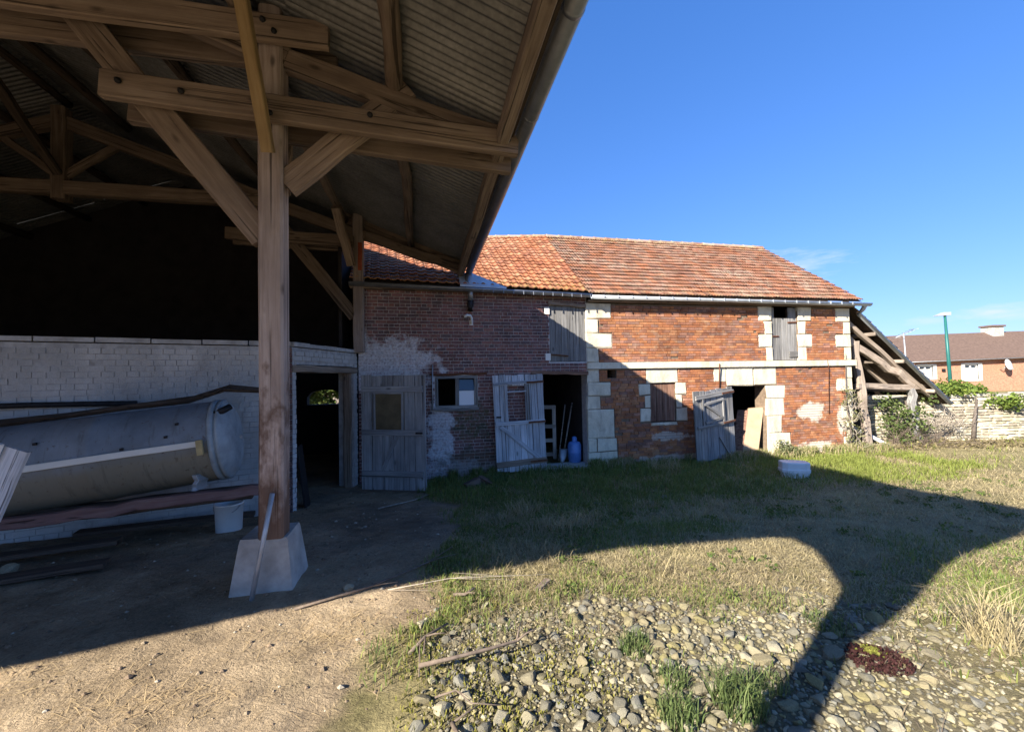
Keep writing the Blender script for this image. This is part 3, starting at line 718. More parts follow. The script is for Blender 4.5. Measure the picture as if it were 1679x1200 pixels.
# ------------------------------------------------------------------ barn of dark brick
b1 = thing('brick_barn', P1(-2.2, 0), 'dark purple brick barn with orange tiled roof behind the hangar', 'barn')
H1 = 3.56
holes1 = [(-3.10, -2.29, 1.31, 1.93), (-.95, .02, -.2, 1.93), (-.79, .0, 2.18, 3.33)]
wallcore('wall_core', F1, -4.47, .03, -.3, H1, .005, .32, holes1, 'mortar_wash', b1)
PAL1 = [(.24, .115, .10), (.20, .105, .10), (.27, .135, .115), (.17, .10, .10), (.22, .125, .12), (.15, .10, .10), (.25, .125, .12)]
brickwork(b1, F1, -4.47, -.0, .0, H1, .0635, .198, .0115, holes1, PAL1, 'brick_dark', avoid=[(-4.47, -3.15, -1, 2.0), (-2.0, -.9, -1, 2.0)], seed=3)
# rest of the shell
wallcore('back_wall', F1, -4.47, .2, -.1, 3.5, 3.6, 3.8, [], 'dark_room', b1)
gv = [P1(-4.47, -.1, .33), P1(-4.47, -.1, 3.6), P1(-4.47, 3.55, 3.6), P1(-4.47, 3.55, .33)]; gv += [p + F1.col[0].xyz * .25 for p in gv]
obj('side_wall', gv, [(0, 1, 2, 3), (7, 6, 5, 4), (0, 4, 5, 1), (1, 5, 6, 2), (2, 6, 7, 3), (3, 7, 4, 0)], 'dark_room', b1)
gv = [P1(-4.0, 2.02, .33), P1(.0, 2.02, .33), P1(.0, 2.02, 3.6), P1(-4.0, 2.02, 3.6)]; gv += [p + Vector((0, 0, .12)) for p in gv]
obj('loft_floor', gv, [(3, 2, 1, 0), (4, 5, 6, 7), (0, 1, 5, 4), (1, 2, 6, 5), (2, 3, 7, 6), (3, 0, 4, 7)], 'timber_dark', b1)
beam('lintel', P1(-1.2, 1.965, .02), P1(.03, 1.945, .02), .10, .07, 'shutter_red', b1)
beam('lintel', P1(-3.2, 1.96, .02), P1(-2.1, 1.965, .02), .07, .045, 'rust', b1)
obj('threshold', boxv(-1.05, .0, -.18, .3, -.12, .07), BOXF, 'concrete', b1, F1)
# roof
RG = P2(-.02, 5.68, 2.72); RGL = Vector((-4.15, 11.55, 5.70))
e1l, e1r = P1(-4.6, 3.70, -.13), P1(.0, 3.60, -.13)
uv_ = []; uf_ = []
for i in range(13):
    a_, b_ = e1l.lerp(e1r, i / 12), RGL.lerp(RG, i / 12)
    for j in range(9): uv_.append(a_.lerp(b_, j / 8) - Vector((0, 0, .06)))
    uv_.append(P1(-4.6 + 4.6 * i / 12, 3.45, 5.2))
for i in range(12):
    for j in range(9): uf_.append((i * 10 + j, i * 10 + 10 + j, i * 10 + 11 + j, i * 10 + 1 + j))
rf1 = obj('roof', uv_, uf_, 'timber_dark', b1)
PT1 = [(.32, .12, .058), (.28, .108, .054), (.345, .142, .07), (.26, .10, .054), (.36, .168, .09)]
prof1 = [0, .012, .004, .002, .004, .018, .026, .022, .008]
tiles(rf1, e1l, e1r, RGL, RG, 18, 26, prof1, PT1, 'tile_orange', seed=6)
def ridge(parent, a, b, n, mat):
    a, b = Vector(a), Vector(b)
    for k in range(n):
        p = a.lerp(b, k / n); q_ = a.lerp(b, (k + 1.08) / n); mw, L = axes(p, q_); v = []; f = []
        for x, r in ((0, .105), (.02, .115), (.05, .105), (L, .095)):
            for j in range(7): an = math.pi * (j / 6); v.append((x, r * math.cos(an), r * .8 * math.sin(an) - .03))
        for i in range(3):
            for j in range(6): f.append((i * 7 + j, i * 7 + j + 1, i * 7 + 8 + j, i * 7 + 7 + j))
        c = random.choice([(.34, .2, .14), (.40, .28, .22), (.30, .16, .10), (.42, .34, .28)])
        obj('ridge_tile', v, f, mat, parent, mw, [c], True)
random.seed(4)
ridge(rf1, RGL, RG, 15, 'tile_ridge')
g1 = halfgutter('gutter', P1(-4.6, 3.625, -.20), P1(.05, 3.545, -.20), .07, 'zinc', b1)
for k in range(12):
    p = P1(-2.2 + k * .2, 3.59 - (k * .2 + 2.4) * .017, -.275); obj('bracket', [p + Vector(x) for x in boxv(-.007, .007, -.008, .006, -.05, .012)], BOXF, 'zinc', g1)
for k in range(8):
    a = -4.6 + k * .58; plank('soffit_board', P1(a, 3.555, -.06), P1(a + .57, 3.545, -.06), .14, .03, 'barn_brown', b1)
# zinc flashing where the hangar meets this roof
zf = [P1(-2.62, 3.62, -.18), P1(-1.72, 3.60, -.19), P1(-2.35, 3.92, .10), P1(-2.62, 3.92, .10)]; zf += [p + Vector((0, 0, .03)) for p in zf]
obj('flashing', zf, [(3, 2, 1, 0), (4, 5, 6, 7), (0, 1, 5, 4), (1, 2, 6, 5), (2, 3, 7, 6), (3, 0, 4, 7)], 'zinc_pale', b1)
# small window
w1 = thing('x', (0, 0, 0), 'x', 'x'); bpy.data.objects.remove(w1)
win = obj('window', [P1(s, h, o) for s, h, o in boxv(-3.09, -2.30, .14, .15, 1.32, 1.92) for s, h, o in [(s, o, h)]], [], 'barn_grey', b1)
def wbar(a, b, wd=.05, th=.05): beam('frame', P1(*a, .03), P1(*b, .03), wd, th, 'barn_grey', win, up=(0, 0, 1), n=2, jit=.002)
wbar((-3.10, 1.34), (-2.29, 1.34)); wbar((-3.10, 1.90), (-2.29, 1.90)); wbar((-3.07, 1.36), (-3.07, 1.88)); wbar((-2.32, 1.36), (-2.32, 1.88)); wbar((-2.68, 1.36), (-2.68, 1.88), .07, .06)
obj('pane', [P1(s, h, o + (h - 1.64) * .22) for s, o, h in boxv(-2.65, -2.35, .02, .024, 1.64, 1.88)], BOXF, 'dark_glass', win)
obj('pane', [P1(s, h, o) for s, o, h in boxv(-2.65, -2.35, .03, .034, 1.36, 1.64)], BOXF, 'pane_reflection', win)
beam('sill', P1(-3.12, 1.285, -.01), P1(-2.27, 1.285, -.01), .10, .05, 'barn_grey', b1)
# loft door of B1
lo = obj('loft_door', [P1(-.4, 2.2, .05)], [], 'barn_grey', b1)
for k in range(6):
    c = -.785 + (k + .5) * .1305; plank('plank', P1(c, 2.19, .03), P1(c, 3.32, .03), .125, .03, 'barn_grey', lo, up=F1.col[1].xyz)
plank('ledge', P1(-.78, 2.33, .0), P1(-.4, 2.30, .0), .05, .02, 'rust', lo)
beam('frame', P1(-.82, 3.37, -.0), P1(.0, 3.33, -.0), .08, .07, 'barn_brown', lo)
for (s, h) in ((-.84, 3.22), (-.83, 2.28)): obj('block', boxv(s - .06, s + .05, -.014, .03, h - .07, h + .07), BOXF, 'house_trim', b1, F1)
# pale open door leaf in front of B1
pd = thing('plank_door', P1(-1.5, 0, -.1), 'pale blue-grey plank door with empty window hole, leaning against dark brick', 'door')
def PD(s, h, o=0): return P1(s + (1.95 - h) * .035, h, -.16 - o)
pn = F1.col[1].xyz
px0, px1 = -2.03, -1.02; npl = 8; pw = (px1 - px0) / npl
for k in range(npl):
    c = px0 + (k + .5) * pw; lob = .03 + R.random() * .05; top = 1.93 + R.gauss(0, .01)
    if 2 <= k <= 4:
        plank('plank', PD(c, lob), PD(c, .98), pw - .007, .025, 'barn_pale', pd, up=pn); plank('plank', PD(c, 1.72), PD(c, top), pw - .007, .025, 'barn_pale', pd, up=pn)
    else: plank('plank', PD(c, lob), PD(c, top), pw - .007, .025, 'barn_pale', pd, up=pn)
plank('ledge', PD(px0 + .01, 1.75, .025), PD(px1 - .12, 1.80, .025), .06, .025, 'barn_pale', pd, up=pn)
plank('ledge', PD(px0 + .02, .985, .025), PD(px1, 1.02, .025), .07, .025, 'barn_pale', pd, up=pn)
plank('ledge', PD(px0 + .0, .20, .025), PD(px1, .26, .025), .11, .025, 'barn_brown', pd, up=pn)
plank('batten', PD(px0 + .12, .93, .025), PD(px1 - .13, .28, .025), .075, .022, 'barn_pale', pd, up=pn)
plank('batten', PD(px0 + .25, 1.02, .02), PD(px0 + .25, 1.72, .02), .05, .03, 'barn_pale', pd, up=pn)
plank('batten', PD(px0 + .69, 1.02, .02), PD(px0 + .69, 1.74, .02), .07, .03, 'barn_grey', pd, up=pn)
plank('batten', PD(px0 + .27, 1.60, .02), PD(px0 + .66, 1.61, .02), .025, .02, 'barn_pale', pd, up=pn)
for hh in (1.78, 1.0, .24): plank('hinge', PD(px1 - .34, hh, .052), PD(px1 + .01, hh + .01, .052), .035, .008, 'rust', pd, up=pn)
plank('latch', PD(px0 + .04, 1.12, .03), PD(px0 + .13, 1.12, .03), .03, .015, 'black_iron', pd, up=pn)
# things in the open doorway
gb = thing('gas_bottle', P1(-.18, .07, .30), 'blue gas bottle standing in the dark barn doorway', 'gas bottle')
mg = Matrix.Translation(P1(-.18, .07, .30))
lathe('body', [(0, .03), (.12, .03), (.138, .05), (.14, .2), (.142, .205), (.14, .21), (.14, .36), (.12, .41), (.06, .435), (0, .437)], 'blue_paint', gb, mg)
lathe('foot_ring', [(.115, 0), (.125, 0), (.125, .045), (.115, .045)], 'blue_paint', gb, mg)
lathe('valve_cap', [(.055, .43), (.055, .48), (.045, .52), (.02, .535), (0, .536)], 'blue_paint', gb, mg)
sh = thing('shovel', P1(-.42, .07, .35), 'long handled shovel leaning beside the blue gas bottle', 'shovel')
tube('handle', [P1(-.38, .32, .37), P1(-.25, .8, .46), P1(-.10, 1.30, .58)], .016, 'lean_wood', sh)
sv2 = []
for i in range(6):
    t = i / 5; wdt = .10 * (1 - .75 * t ** 2.2)
    for j in range(5): a = (j - 2) / 2; sv2.append(P1(-.38 - .09 * t + a * wdt, .34 - .27 * t, .36 - .10 * t + .03 * a * a))
sfc = [(i * 5 + j, i * 5 + j + 1, i * 5 + 6 + j, i * 5 + 5 + j) for i in range(5) for j in range(4)]
o_ = obj('blade', sv2, sfc, 'steel_grey', sh, None, None, True); md = o_.modifiers.new('thick', 'SOLIDIFY'); md.thickness = .006
tube('broom_handle', [P1(-.47, .08, .50), P1(-.2, 1.25, .75)], .013, 'lean_wood'); bpy.data.objects['broom_handle'].name = 'tool_handle'
tag(bpy.data.objects['tool_handle'], 'thin wooden tool handle leaning behind the shovel', 'tool')
rk = thing('ladder_rack', P1(-.75, .07, .6), 'pale wooden slatted frame standing inside the dark doorway', 'frame')
for a, b in (((-1.05, .1), (-1.05, 1.25)), ((-.52, .1), (-.52, 1.25)), ((-1.08, 1.22), (-.49, 1.22)), ((-1.08, .82), (-.49, .80)), ((-1.08, .52), (-.49, .50)), ((-1.08, .22), (-.49, .20))):
    plank('rail', P1(*a, .60), P1(*b, .60), .08, .03, 'lean_wood', rk, up=pn)
# wall lamp and cable
wl = thing('wall_lamp', P1(-2.46, 3.0, -.05), 'white hooked lamp bracket on the dark brick wall', 'lamp')
tube('arm', [P1(-2.40, 2.93, -.03), P1(-2.39, 3.03, -.06), P1(-2.42, 3.08, -.08), P1(-2.48, 3.085, -.08), P1(-2.53, 3.06, -.08), P1(-2.54, 3.02, -.08)], [.022, .024, .026, .028, .03, .02], 'white_plastic', wl, 10)
obj('back_plate', boxv(-2.43, -2.36, -.02, .0, 2.9, 3.0), BOXF, 'white_plastic', wl, F1)
cb = tube('cable_pipe', [P1(-3.145, 2.14, -.02), P1(-3.15, 1.7, -.02), P1(-3.158, 1.28, -.02)], .013, 'galv'); tag(cb, 'thin grey cable pipe running down beside the small window', 'pipe')

# ------------------------------------------------------------------ barn of orange brick with stone quoins
b2 = thing('quoined_barn', P2(3.4, 0), 'orange brick barn with pale stone quoins and weathered tile roof', 'barn')
S1 = 6.74; H2 = 3.40
stones = []   # s0, s1, h0, h1
def add(*a): stones.append(a)
for (w_, a, b) in ((.57, 3.07, 3.40), (.285, 2.765, 3.07), (.585, 2.465, 2.765), (.27, 2.16, 2.465)): add(0, w_, a, b)
for (w_, a, b) in ((.27, 1.74, 2.02), (.525, 1.46, 1.74), (.285, 1.18, 1.46), (.60, .58, 1.18), (.20, .30, .58), (.28, .02, .30)): add(0, w_, a, b)
add(.205, .64, .30, .58); add(.285, .66, .02, .30)
# window surround
for a in ((1.34, 2.10, 1.70, 2.02), (1.17, 1.44, 1.45, 1.70), (1.30, 1.44, 1.165, 1.45), (1.19, 1.44, .88, 1.165), (2.04, 2.30, 1.45, 1.70), (2.04, 2.19, 1.165, 1.45), (2.04, 2.30, .88, 1.165), (1.44, 1.74, .79, .865), (1.745, 2.06, .79, .865)): add(*a)
# lower doorway surround
for a in ((3.31, 4.0, 1.60, 2.02), (4.005, 4.62, 1.60, 2.02), (2.98, 3.30, 1.70, 2.02), (4.33, 4.84, 1.30, 1.60), (4.33, 4.80, .90, 1.30), (4.33, 4.72, .50, .90), (4.33, 4.95, .0, .50)): add(*a)
# loft door surround
for a in ((4.17, 4.545, 3.07, 3.40), (4.34, 4.545, 2.765, 3.07), (4.17, 4.545, 2.465, 2.765), (4.36, 4.545, 2.16, 2.465), (5.25, 5.63, 3.07, 3.40), (5.25, 5.46, 2.765, 3.07), (5.25, 5.63, 2.465, 2.765), (5.25, 5.47, 2.16, 2.465)): add(*a)
# right corner quoins
for (w_, a, b) in ((.42, 3.07, 3.40), (.21, 2.765, 3.07), (.44, 2.465, 2.765), (.20, 2.16, 2.465), (.18, 1.72, 2.02), (.46, 1.42, 1.72), (.20, 1.10, 1.42), (.34, .75, 1.10), (.22, .35, .75), (.30, 0, .35)): add(S1 - w_, S1, a, b)
open2 = [(1.44, 2.04, .865, 1.70), (3.36, 4.33, -.3, 1.60), (4.545, 5.25, 2.16, 3.40), (.46, .66, 1.83, 2.0)]
string = (0, S1 + .1, 2.02, 2.16)
holes2 = [tuple(x) for x in stones] + open2 + [string]
wallcore('wall_core', F2, .035, S1 - .005, -.3, H2, .006, .34, open2, 'mortar_tan', b2)
PAL2 = [(.38, .15, .07), (.33, .13, .065), (.45, .20, .095), (.29, .125, .075), (.37, .18, .12), (.42, .17, .075), (.26, .135, .10)]
brickwork(b2, F2, .035, S1 - .005, .0, H2, .057, .182, .008, holes2, PAL2, 'brick_orange', bond='run', avoid=[(2.2, 3.5, -1, 1.65)], seed=8, skip=lambda s, h, q: (.3 < s < 1.0 and .55 < h < 1.2 and q.random() < .12) or q.random() < .006, proud=.013)
for i, (a, b, c, d) in enumerate(stones):
    j = .006; pr = .010 + R.random() * .009; ch = .014; v = []; f = []
    L_ = [(a + j, c + j), (b - j, c + j), (b - j, d - j), (a + j, d - j)]; sx = R.gauss(0, .004)
    sg = lambda s, k: s + (k if s == a + j else -k)
    for o, k in ((.06, 0), (-pr + ch, 0), (-pr, ch)):
        for (s, h) in L_: v.append(P2(s + (k if s < (a + b) / 2 else -k) + R.gauss(0, .010), h + (k if h < (c + d) / 2 else -k) + R.gauss(0, .008), o))
    for t in range(2):
        for k in range(4): f.append((t * 4 + k, t * 4 + (k + 1) % 4, t * 4 + 4 + (k + 1) % 4, t * 4 + 4 + k))
    f.append((8, 9, 10, 11)); f.append((3, 2, 1, 0))
    obj('quoin_stone', v, f, 'limestone', b2)
for k in range(9):
    a = 0 + k * .76; b = min(a + .754, S1 + .1)
    obj('string_course', boxv(a, b, -.06 - R.random() * .006, .05, 2.025, 2.155), BOXF, 'limestone', b2, F2)
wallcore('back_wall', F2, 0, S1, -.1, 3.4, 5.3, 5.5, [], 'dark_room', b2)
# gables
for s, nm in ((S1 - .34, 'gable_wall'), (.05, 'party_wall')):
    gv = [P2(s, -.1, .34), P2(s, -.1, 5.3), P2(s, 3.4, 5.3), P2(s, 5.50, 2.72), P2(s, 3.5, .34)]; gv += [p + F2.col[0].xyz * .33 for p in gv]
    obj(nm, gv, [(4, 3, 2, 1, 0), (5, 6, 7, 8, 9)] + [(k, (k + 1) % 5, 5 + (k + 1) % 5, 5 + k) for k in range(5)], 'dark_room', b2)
gv = [P2(.4, 2.04, .345), P2(S1 - .36, 2.04, .345), P2(S1 - .36, 2.04, 5.2), P2(.4, 2.04, 5.2)]; gv += [p + Vector((0, 0, .08)) for p in gv]
obj('loft_floor', gv, [(3, 2, 1, 0), (4, 5, 6, 7), (0, 1, 5, 4), (1, 2, 6, 5), (2, 3, 7, 6), (3, 0, 4, 7)], 'timber_dark', b2)
# roof
e2l, e2r = P2(.02, 3.56, -.16), P2(S1 + .2, 3.56, -.16); RGR = P2(S1 + .06, 5.68, 2.72)
rf2 = obj('roof', [e2l - Vector((0, 0, .03)), e2r - Vector((0, 0, .03)), RGR - Vector((0, 0, .05)), RG - Vector((0, 0, .05)), P2(0, 3.4, 5.6), P2(S1 + .1, 3.4, 5.6)], [(0, 1, 2, 3), (3, 2, 5, 4)], 'timber_dark', b2)
PT2 = [(.205, .085, .05), (.175, .076, .045), (.225, .108, .07), (.17, .092, .066), (.215, .086, .045), (.15, .072, .05)]
prof2 = [0, .014, .018, .004, 0, .014, .018, .004, 0]
tiles(rf2, e2l, e2r, RG, RGR, 18, 48, prof2, PT2, 'tile_weathered', seed=7)
ridge(rf2, RG, RGR, 20, 'tile_ridge')
g2 = halfgutter('gutter', P2(.05, 3.515, -.215), P2(S1 + .35, 3.485, -.215), .07, 'zinc_pale', b2)
for k in range(21):
    p = P2(.3 + k * .31, 3.512 - (k * .31) * .0045, -.29); obj('bracket', [p + Vector(x) for x in boxv(-.007, .007, -.008, .006, -.05, .012)], BOXF, 'zinc_pale', g2)
for k in range(9):
    a = .02 + k * .75; plank('soffit_board', P2(a, 3.43, -.05), P2(a + .745, 3.43, -.05), .15, .035, 'barn_brown', b2)
# shutter
sh_ = obj('shutter', [P2(1.7, 1.3, .1)], [], 'shutter_red', b2); n2v = F2.col[1].xyz
for k in range(4):
    c = 1.445 + (k + .5) * .148; plank('plank', P2(c, .88 + R.random() * .01, .05), P2(c, 1.69, .05), .142, .03, 'shutter_red', sh_, up=n2v)
# loft door
l2 = obj('loft_door', [P2(4.9, 2.6, .1)], [], 'barn_grey', b2)
for k in range(5):
    c = 4.55 + (k + .5) * .139; plank('plank', P2(c, 2.17, .05), P2(c, 3.14, .05), .134, .03, 'barn_grey', l2, up=n2v)
plank('ledge', P2(5.0, 3.04, .02), P2(5.24, 3.05, .02), .03, .02, 'rust', l2, up=n2v); plank('hinge', P2(4.56, 2.72, .02), P2(4.74, 2.72, .02), .025, .012, 'rust', l2, up=n2v)
plank('patch', P2(5.02, 2.30, .02), P2(5.26, 2.31, .02), .14, .02, 'barn_grey', l2, up=n2v)
for c in (4.60, 5.13): plank('plank', P2(c, 3.14, .06), P2(c, 3.39, .06), .10 if c < 5 else .20, .03, 'barn_grey', l2, up=n2v)
tube('tie_rod', [P2(3.085, 2.10, -.075), P2(3.10, 1.55, -.03)], .012, 'rust', b2)
tube('tie_rod', [P2(5.98, 2.18, -.06), P2(6.0, 2.0, -.07), P2(6.02, .9, -.03)], .007, 'rust', b2)
# lower stable door, hanging open to the left
d2 = thing('stable_door', P2(2.9, 0, -.3), 'grey ledged stable door hanging open in front of orange brick', 'door')
DA, DB = P2(2.14, 0, -.42), P2(3.36, 0, -.06); dx_ = (DB - DA).normalized(); dn = Vector((dx_.y, -dx_.x, 0)); DL = (DB - DA).length
def DD(s, h, o=0): return DA + dx_ * s + dn * (o + .02) + Vector((0, 0, h - .03 + (s / DL) * .09)) + dx_ * (1.55 - h) * .05
npl = 7; pw = DL / npl
for k in range(npl):
    c = (k + .5) * pw; plank('plank', DD(c, .0 + R.random() * .06), DD(c, 1.53 + R.gauss(0, .015)), pw - .01, .028, 'barn_grey' if k in (0, 1, 5, 6) else 'door_dull', d2, up=dn)
plank('ledge', DD(.05, 1.40, .03), DD(DL, 1.43, .03), .085, .03, 'barn_grey', d2, up=dn); plank('ledge', DD(.06, .78, .03), DD(DL, .78, .03), .06, .03, 'barn_grey', d2, up=dn)
for a, b in (((.26, 1.36), (.26, .80)), ((.92, 1.30), (.92, .82)), ((.30, 1.24), (.92, 1.30)), ((.32, .86), (.92, .90)), ((.36, 1.22), (.86, .92)), ((.74, .50), (1.06, .05))):
    plank('batten', DD(*a, .03), DD(*b, .03), .05, .025, 'barn_grey', d2, up=dn)
for hh in (1.42, .79): plank('hinge', DD(DL - .4, hh, .055), DD(DL, hh + .005, .055), .035, .008, 'rust', d2, up=dn)
# board box leaning in the doorway
bx = thing('board_panel', P2(3.95, 0, .1), 'tall brown board leaning inside the lower doorway', 'board')
bv = []
for z, s in ((0.0, 3.74), (1.06, 4.05)):
    for (ds, do) in ((0, .10), (.30, -.02), (.36, .10), (.06, .24)): bv.append(P2(s + ds, z, do + z * .12))
bv[5] = bv[5] + Vector((0, 0, .03)); bv[6] = bv[6] + Vector((0, 0, .03))
sv_ = [P2(s_ + ds, z_, do + z_ * .12) for z_, s_ in ((0, 3.74), (1.02, 4.05)) for ds, do in ((-.16, .26), (-.004, .10), (.05, .26), (-.1, .36))]
obj('side', sv_, [(3, 2, 1, 0), (4, 5, 6, 7)] + [(k, (k + 1) % 4, 4 + (k + 1) % 4, 4 + k) for k in range(4)], 'shutter_red', bx)
obj('face', bv, [(3, 2, 1, 0), (4, 5, 6, 7)] + [(k, (k + 1) % 4, 4 + (k + 1) % 4, 4 + k) for k in range(4)], 'card_brown', bx)

# ------------------------------------------------------------------ lean-to at the far end
lt = thing('lean_to', P2(7.6, 0, .4), 'open timber lean-to with sloping tile roof at the barn end', 'lean-to')
def LTh(s): return 3.36 - (s - 6.98) * .80
for o in (.15, 1.1, 2.1, 3.1):
    if o > .2: beam('rafter', P2(6.76, LTh(6.76) - .09, o), P2(9.85, LTh(9.85) - .09, o), .09, .11, 'lean_wood', lt)
beam('rafter', P2(6.80, LTh(6.8) - .32, .22), P2(9.5, LTh(9.5) - .16, .22), .10, .10, 'lean_wood', lt, jit=.01)
for s in (7.5, 8.35, 9.3): log('purlin', P2(s, LTh(s) - .16, .0), P2(s, LTh(s) - .16, 3.3), .05, .05, 'lean_wood', lt, 4)
beam('brace', P2(6.95, 2.70, .24), P2(8.95, 1.50, .24), .12, .17, 'lean_wood', lt, n=8, jit=.018)
beam('post', P2(7.16, 2.62, .25), P2(7.50, -.05, .25), .13, .16, 'lean_wood', lt, up=(1, 0, 0), n=8, jit=.014)
beam('post', P2(8.88, 1.42, .25), P2(9.02, -.05, .25), .15, .15, 'barn_grey', lt, up=(1, 0, 0), n=8, jit=.016)
beam('post', P2(8.05, 1.20, .9), P2(8.35, -.05, .9), .14, .12, 'barn_brown', lt, up=(1, 0, 0), n=5, jit=.02)
beam('tie_beam', P2(7.15, 1.50, .25), P2(9.45, 1.46, .25), .10, .14, 'lean_wood', lt, n=6, jit=.012)
beam('brace', P2(7.05, .98, .35), P2(7.5, .55, .30), .05, .06, 'barn_grey', lt); beam('brace', P2(7.2, .55, .6), P2(8.0, .0, .1), .05, .08, 'barn_pale', lt)
rf3 = obj('roof', [P2(6.74, LTh(6.74) - .02, .03), P2(9.92, LTh(9.92) - .02, .03), P2(9.92, LTh(9.92) - .02, 3.4), P2(6.74, LTh(6.74) - .02, 3.4)], [(0, 1, 2, 3)], 'timber_dark', lt)
tiles(rf3, P2(9.95, LTh(9.95), .0), P2(9.95, LTh(9.95), 3.4), P2(6.74, LTh(6.74), .0), P2(6.74, LTh(6.74), 3.4), 20, 22, prof1, [(.36, .24, .15), (.32, .2, .13), (.40, .30, .2)], 'tile_weathered', nind=120, seed=12)
tube('downpipe', [P2(6.98, 3.46, -.2), P2(7.0, 3.36, -.12), P2(7.02, 3.27, .0), P2(9.80, 1.02, .0)], .05, 'zinc_pale', b2, 10)

# ------------------------------------------------------------------ rubble wall on the right
FR = frame((9.6, 11.35, 0), 2.0)
rw = thing('rubble_wall', (12, 11.4, 0), 'sunlit pale limestone rubble wall beyond the lean-to', 'wall')
def rwtop(s): return 1.22 + .03 * math.sin(s * 2.1) + .02 * math.sin(s * 5.3)
wallcore('wall_core', FR, -.3, 12, -.2, 1.12, .06, .5, [], 'mortar_tan', rw)
q = random.Random(21); rows = 0; h = -.02; lst = []
while h < 1.16:
    hh = q.uniform(.055, .10); x = -.3 + q.uniform(0, .2)
    while x < 12:
        l = q.uniform(.12, .36); lst.append((x, min(x + l - .012, 12), h, h + hh - .01)); x += l
    h += hh
PALS = [(.55, .485, .34), (.62, .56, .42), (.48, .42, .31), (.52, .475, .375), (.41, .35, .26), (.58, .515, .37)]
lst2 = sorted(lst, key=lambda t: (FR @ Vector((t[0], 0, t[2])) - CAM).length)
vis = [t for t in lst2 if .15 < t[0] < 4.6 and t[2] > .05]
indset = set(vis[:300]); mb = MB()
for t in lst:
    a, b, c, d = t; col = PALS[q.randrange(6)]; col = jc(col, q, .8, 1.1); pr = q.gauss(0, .014)
    def jig(): return q.gauss(0, .006)
    base = [(a, c), (b, c), (b, d), (a, d)]
    v = [(s + jig(), .2, z + jig()) for s, z in base] + [(s + jig(), -.01 + pr, z + jig()) for s, z in base] + [((a + b) / 2 + (s - (a + b) / 2) * .82 + jig(), -.035 + pr + jig(), (c + d) / 2 + (z - (c + d) / 2) * .72 + jig()) for s, z in base]
    f = [(k, (k + 1) % 4, 4 + (k + 1) % 4, 4 + k) for k in range(4)] + [(4 + k, 4 + (k + 1) % 4, 8 + (k + 1) % 4, 8 + k) for k in range(4)] + [(8, 9, 10, 11)]
    if t in indset: obj('stone', v, f, 'stone_rubble', rw, FR, [col])
    else: mb.add([FR @ Vector(x) for x in v], f, col)
tag(mb.build('stone_courses', 'stone_rubble', rw), kind='stuff')
for k in range(24):
    a = -.3 + k * .51; obj('coping', boxv(a, a + .49, -.03 + q.gauss(0, .012), .48, 1.13, 1.19 + q.random() * .05), BOXF, 'concrete', rw, FR)

# ------------------------------------------------------------------ far house, lamp, aerial
fh = thing('far_house', (38.5, 36, 0), 'low orange brick house with dark tiled roof beyond the wall', 'house')
def FHp(x, z, y=36.0): return Vector((x, y - (x - 34) * .02, z))
ev = lambda x: 2.52 + (x - 34) * .026
hx0, hx1 = 33.0, 52.0
wins = [(34.3, 35.45, 1.15, 2.2), (38.05, 39.2, .98, 2.24), (44.0, 45.1, 1.1, 2.3)]
mb = MB()
for a, b, c, d in cells(hx0, hx1, -.2, 2.4, wins):
    v = [FHp(x, z, y) for x in (a, b) for y in (36, 36.3) for z in (c, d)]; mb.add(v, BOXF)
v = [FHp(x, z, y) for x in (hx0, hx1) for y in (36, 36.3) for z in (2.4, ev(x) + .05)]; mb.add(v, BOXF)
v = [FHp(x, z, y) for x in (hx0, hx0 + .3) for y in (36.31, 43) for z in (-.2, 2.5)]; mb.add(v, BOXF)
mb.build('wall', 'house_brick', fh)
rv = [FHp(hx0 - .6, ev(hx0) - .02, 35.6), FHp(hx1, ev(hx1) - .02, 35.6), FHp(hx1, 5.25, 39.5), FHp(hx0 - 1.2, 4.86, 39.5), FHp(hx1, 2.6, 43.4), FHp(hx0 - .6, 2.6, 43.4)]
rv += [p + Vector((0, 0, .12)) for p in rv]
rfo = obj('roof', rv, [(6, 7, 8, 9), (9, 8, 10, 11), (3, 2, 1, 0), (5, 4, 2, 3), (0, 1, 7, 6), (0, 6, 9, 3), (3, 9, 11, 5)], 'slate_roof', fh)
halfgutter('gutter', FHp(hx0 - .6, ev(hx0) + .02, 35.52), FHp(hx1, ev(hx1) + .02, 35.52), .09, 'zinc', fh)
for a, b, c, d in wins:
    wo_ = obj('window', [FHp(x, z, y) for x in (a, b) for y in (36.14, 36.16) for z in (c, d)], BOXF, 'dark_glass', fh)
    for x0, x1, z0, z1 in ((a - .28, a, c - .1, d + .12), (b, b + .28, c - .1, d + .12), (a, b, d, d + .14), (a - .1, b + .1, c - .12, c)):
        obj('surround', [FHp(x, z, y) for x in (x0, x1) for y in (35.96, 36.15) for z in (z0, z1)], BOXF, 'house_trim', wo_)
    mxx = (a + b) / 2
    for x0, x1, z0, z1 in ((a, b, c, c + .09), (a, b, d - .09, d), (a, a + .08, c + .09, d - .09), (b - .08, b, c + .09, d - .09), (mxx - .05, mxx + .05, c + .09, d - .09), (a + .08, mxx - .05, (c + d) / 2, (c + d) / 2 + .05), (mxx + .05, b - .08, (c + d) / 2, (c + d) / 2 + .05)):
        obj('frame', [FHp(x, z, y) for x in (x0, x1) for y in (36.08, 36.13) for z in (z0, z1)], BOXF, 'white_paint', wo_)
    for x0, x1 in ((a + .09, mxx - .06), (mxx + .06, b - .09)):
        obj('curtain', [FHp(x, z, y) for x in (x0, x1) for y in (36.132, 36.138) for z in (c + .1, d - .3)], BOXF, 'house_trim', wo_)
obj('chimney', [Vector(x) for x in boxv(43.6, 44.6, 38.6, 39.6, 4.2, 5.65)], BOXF, 'concrete', rfo)
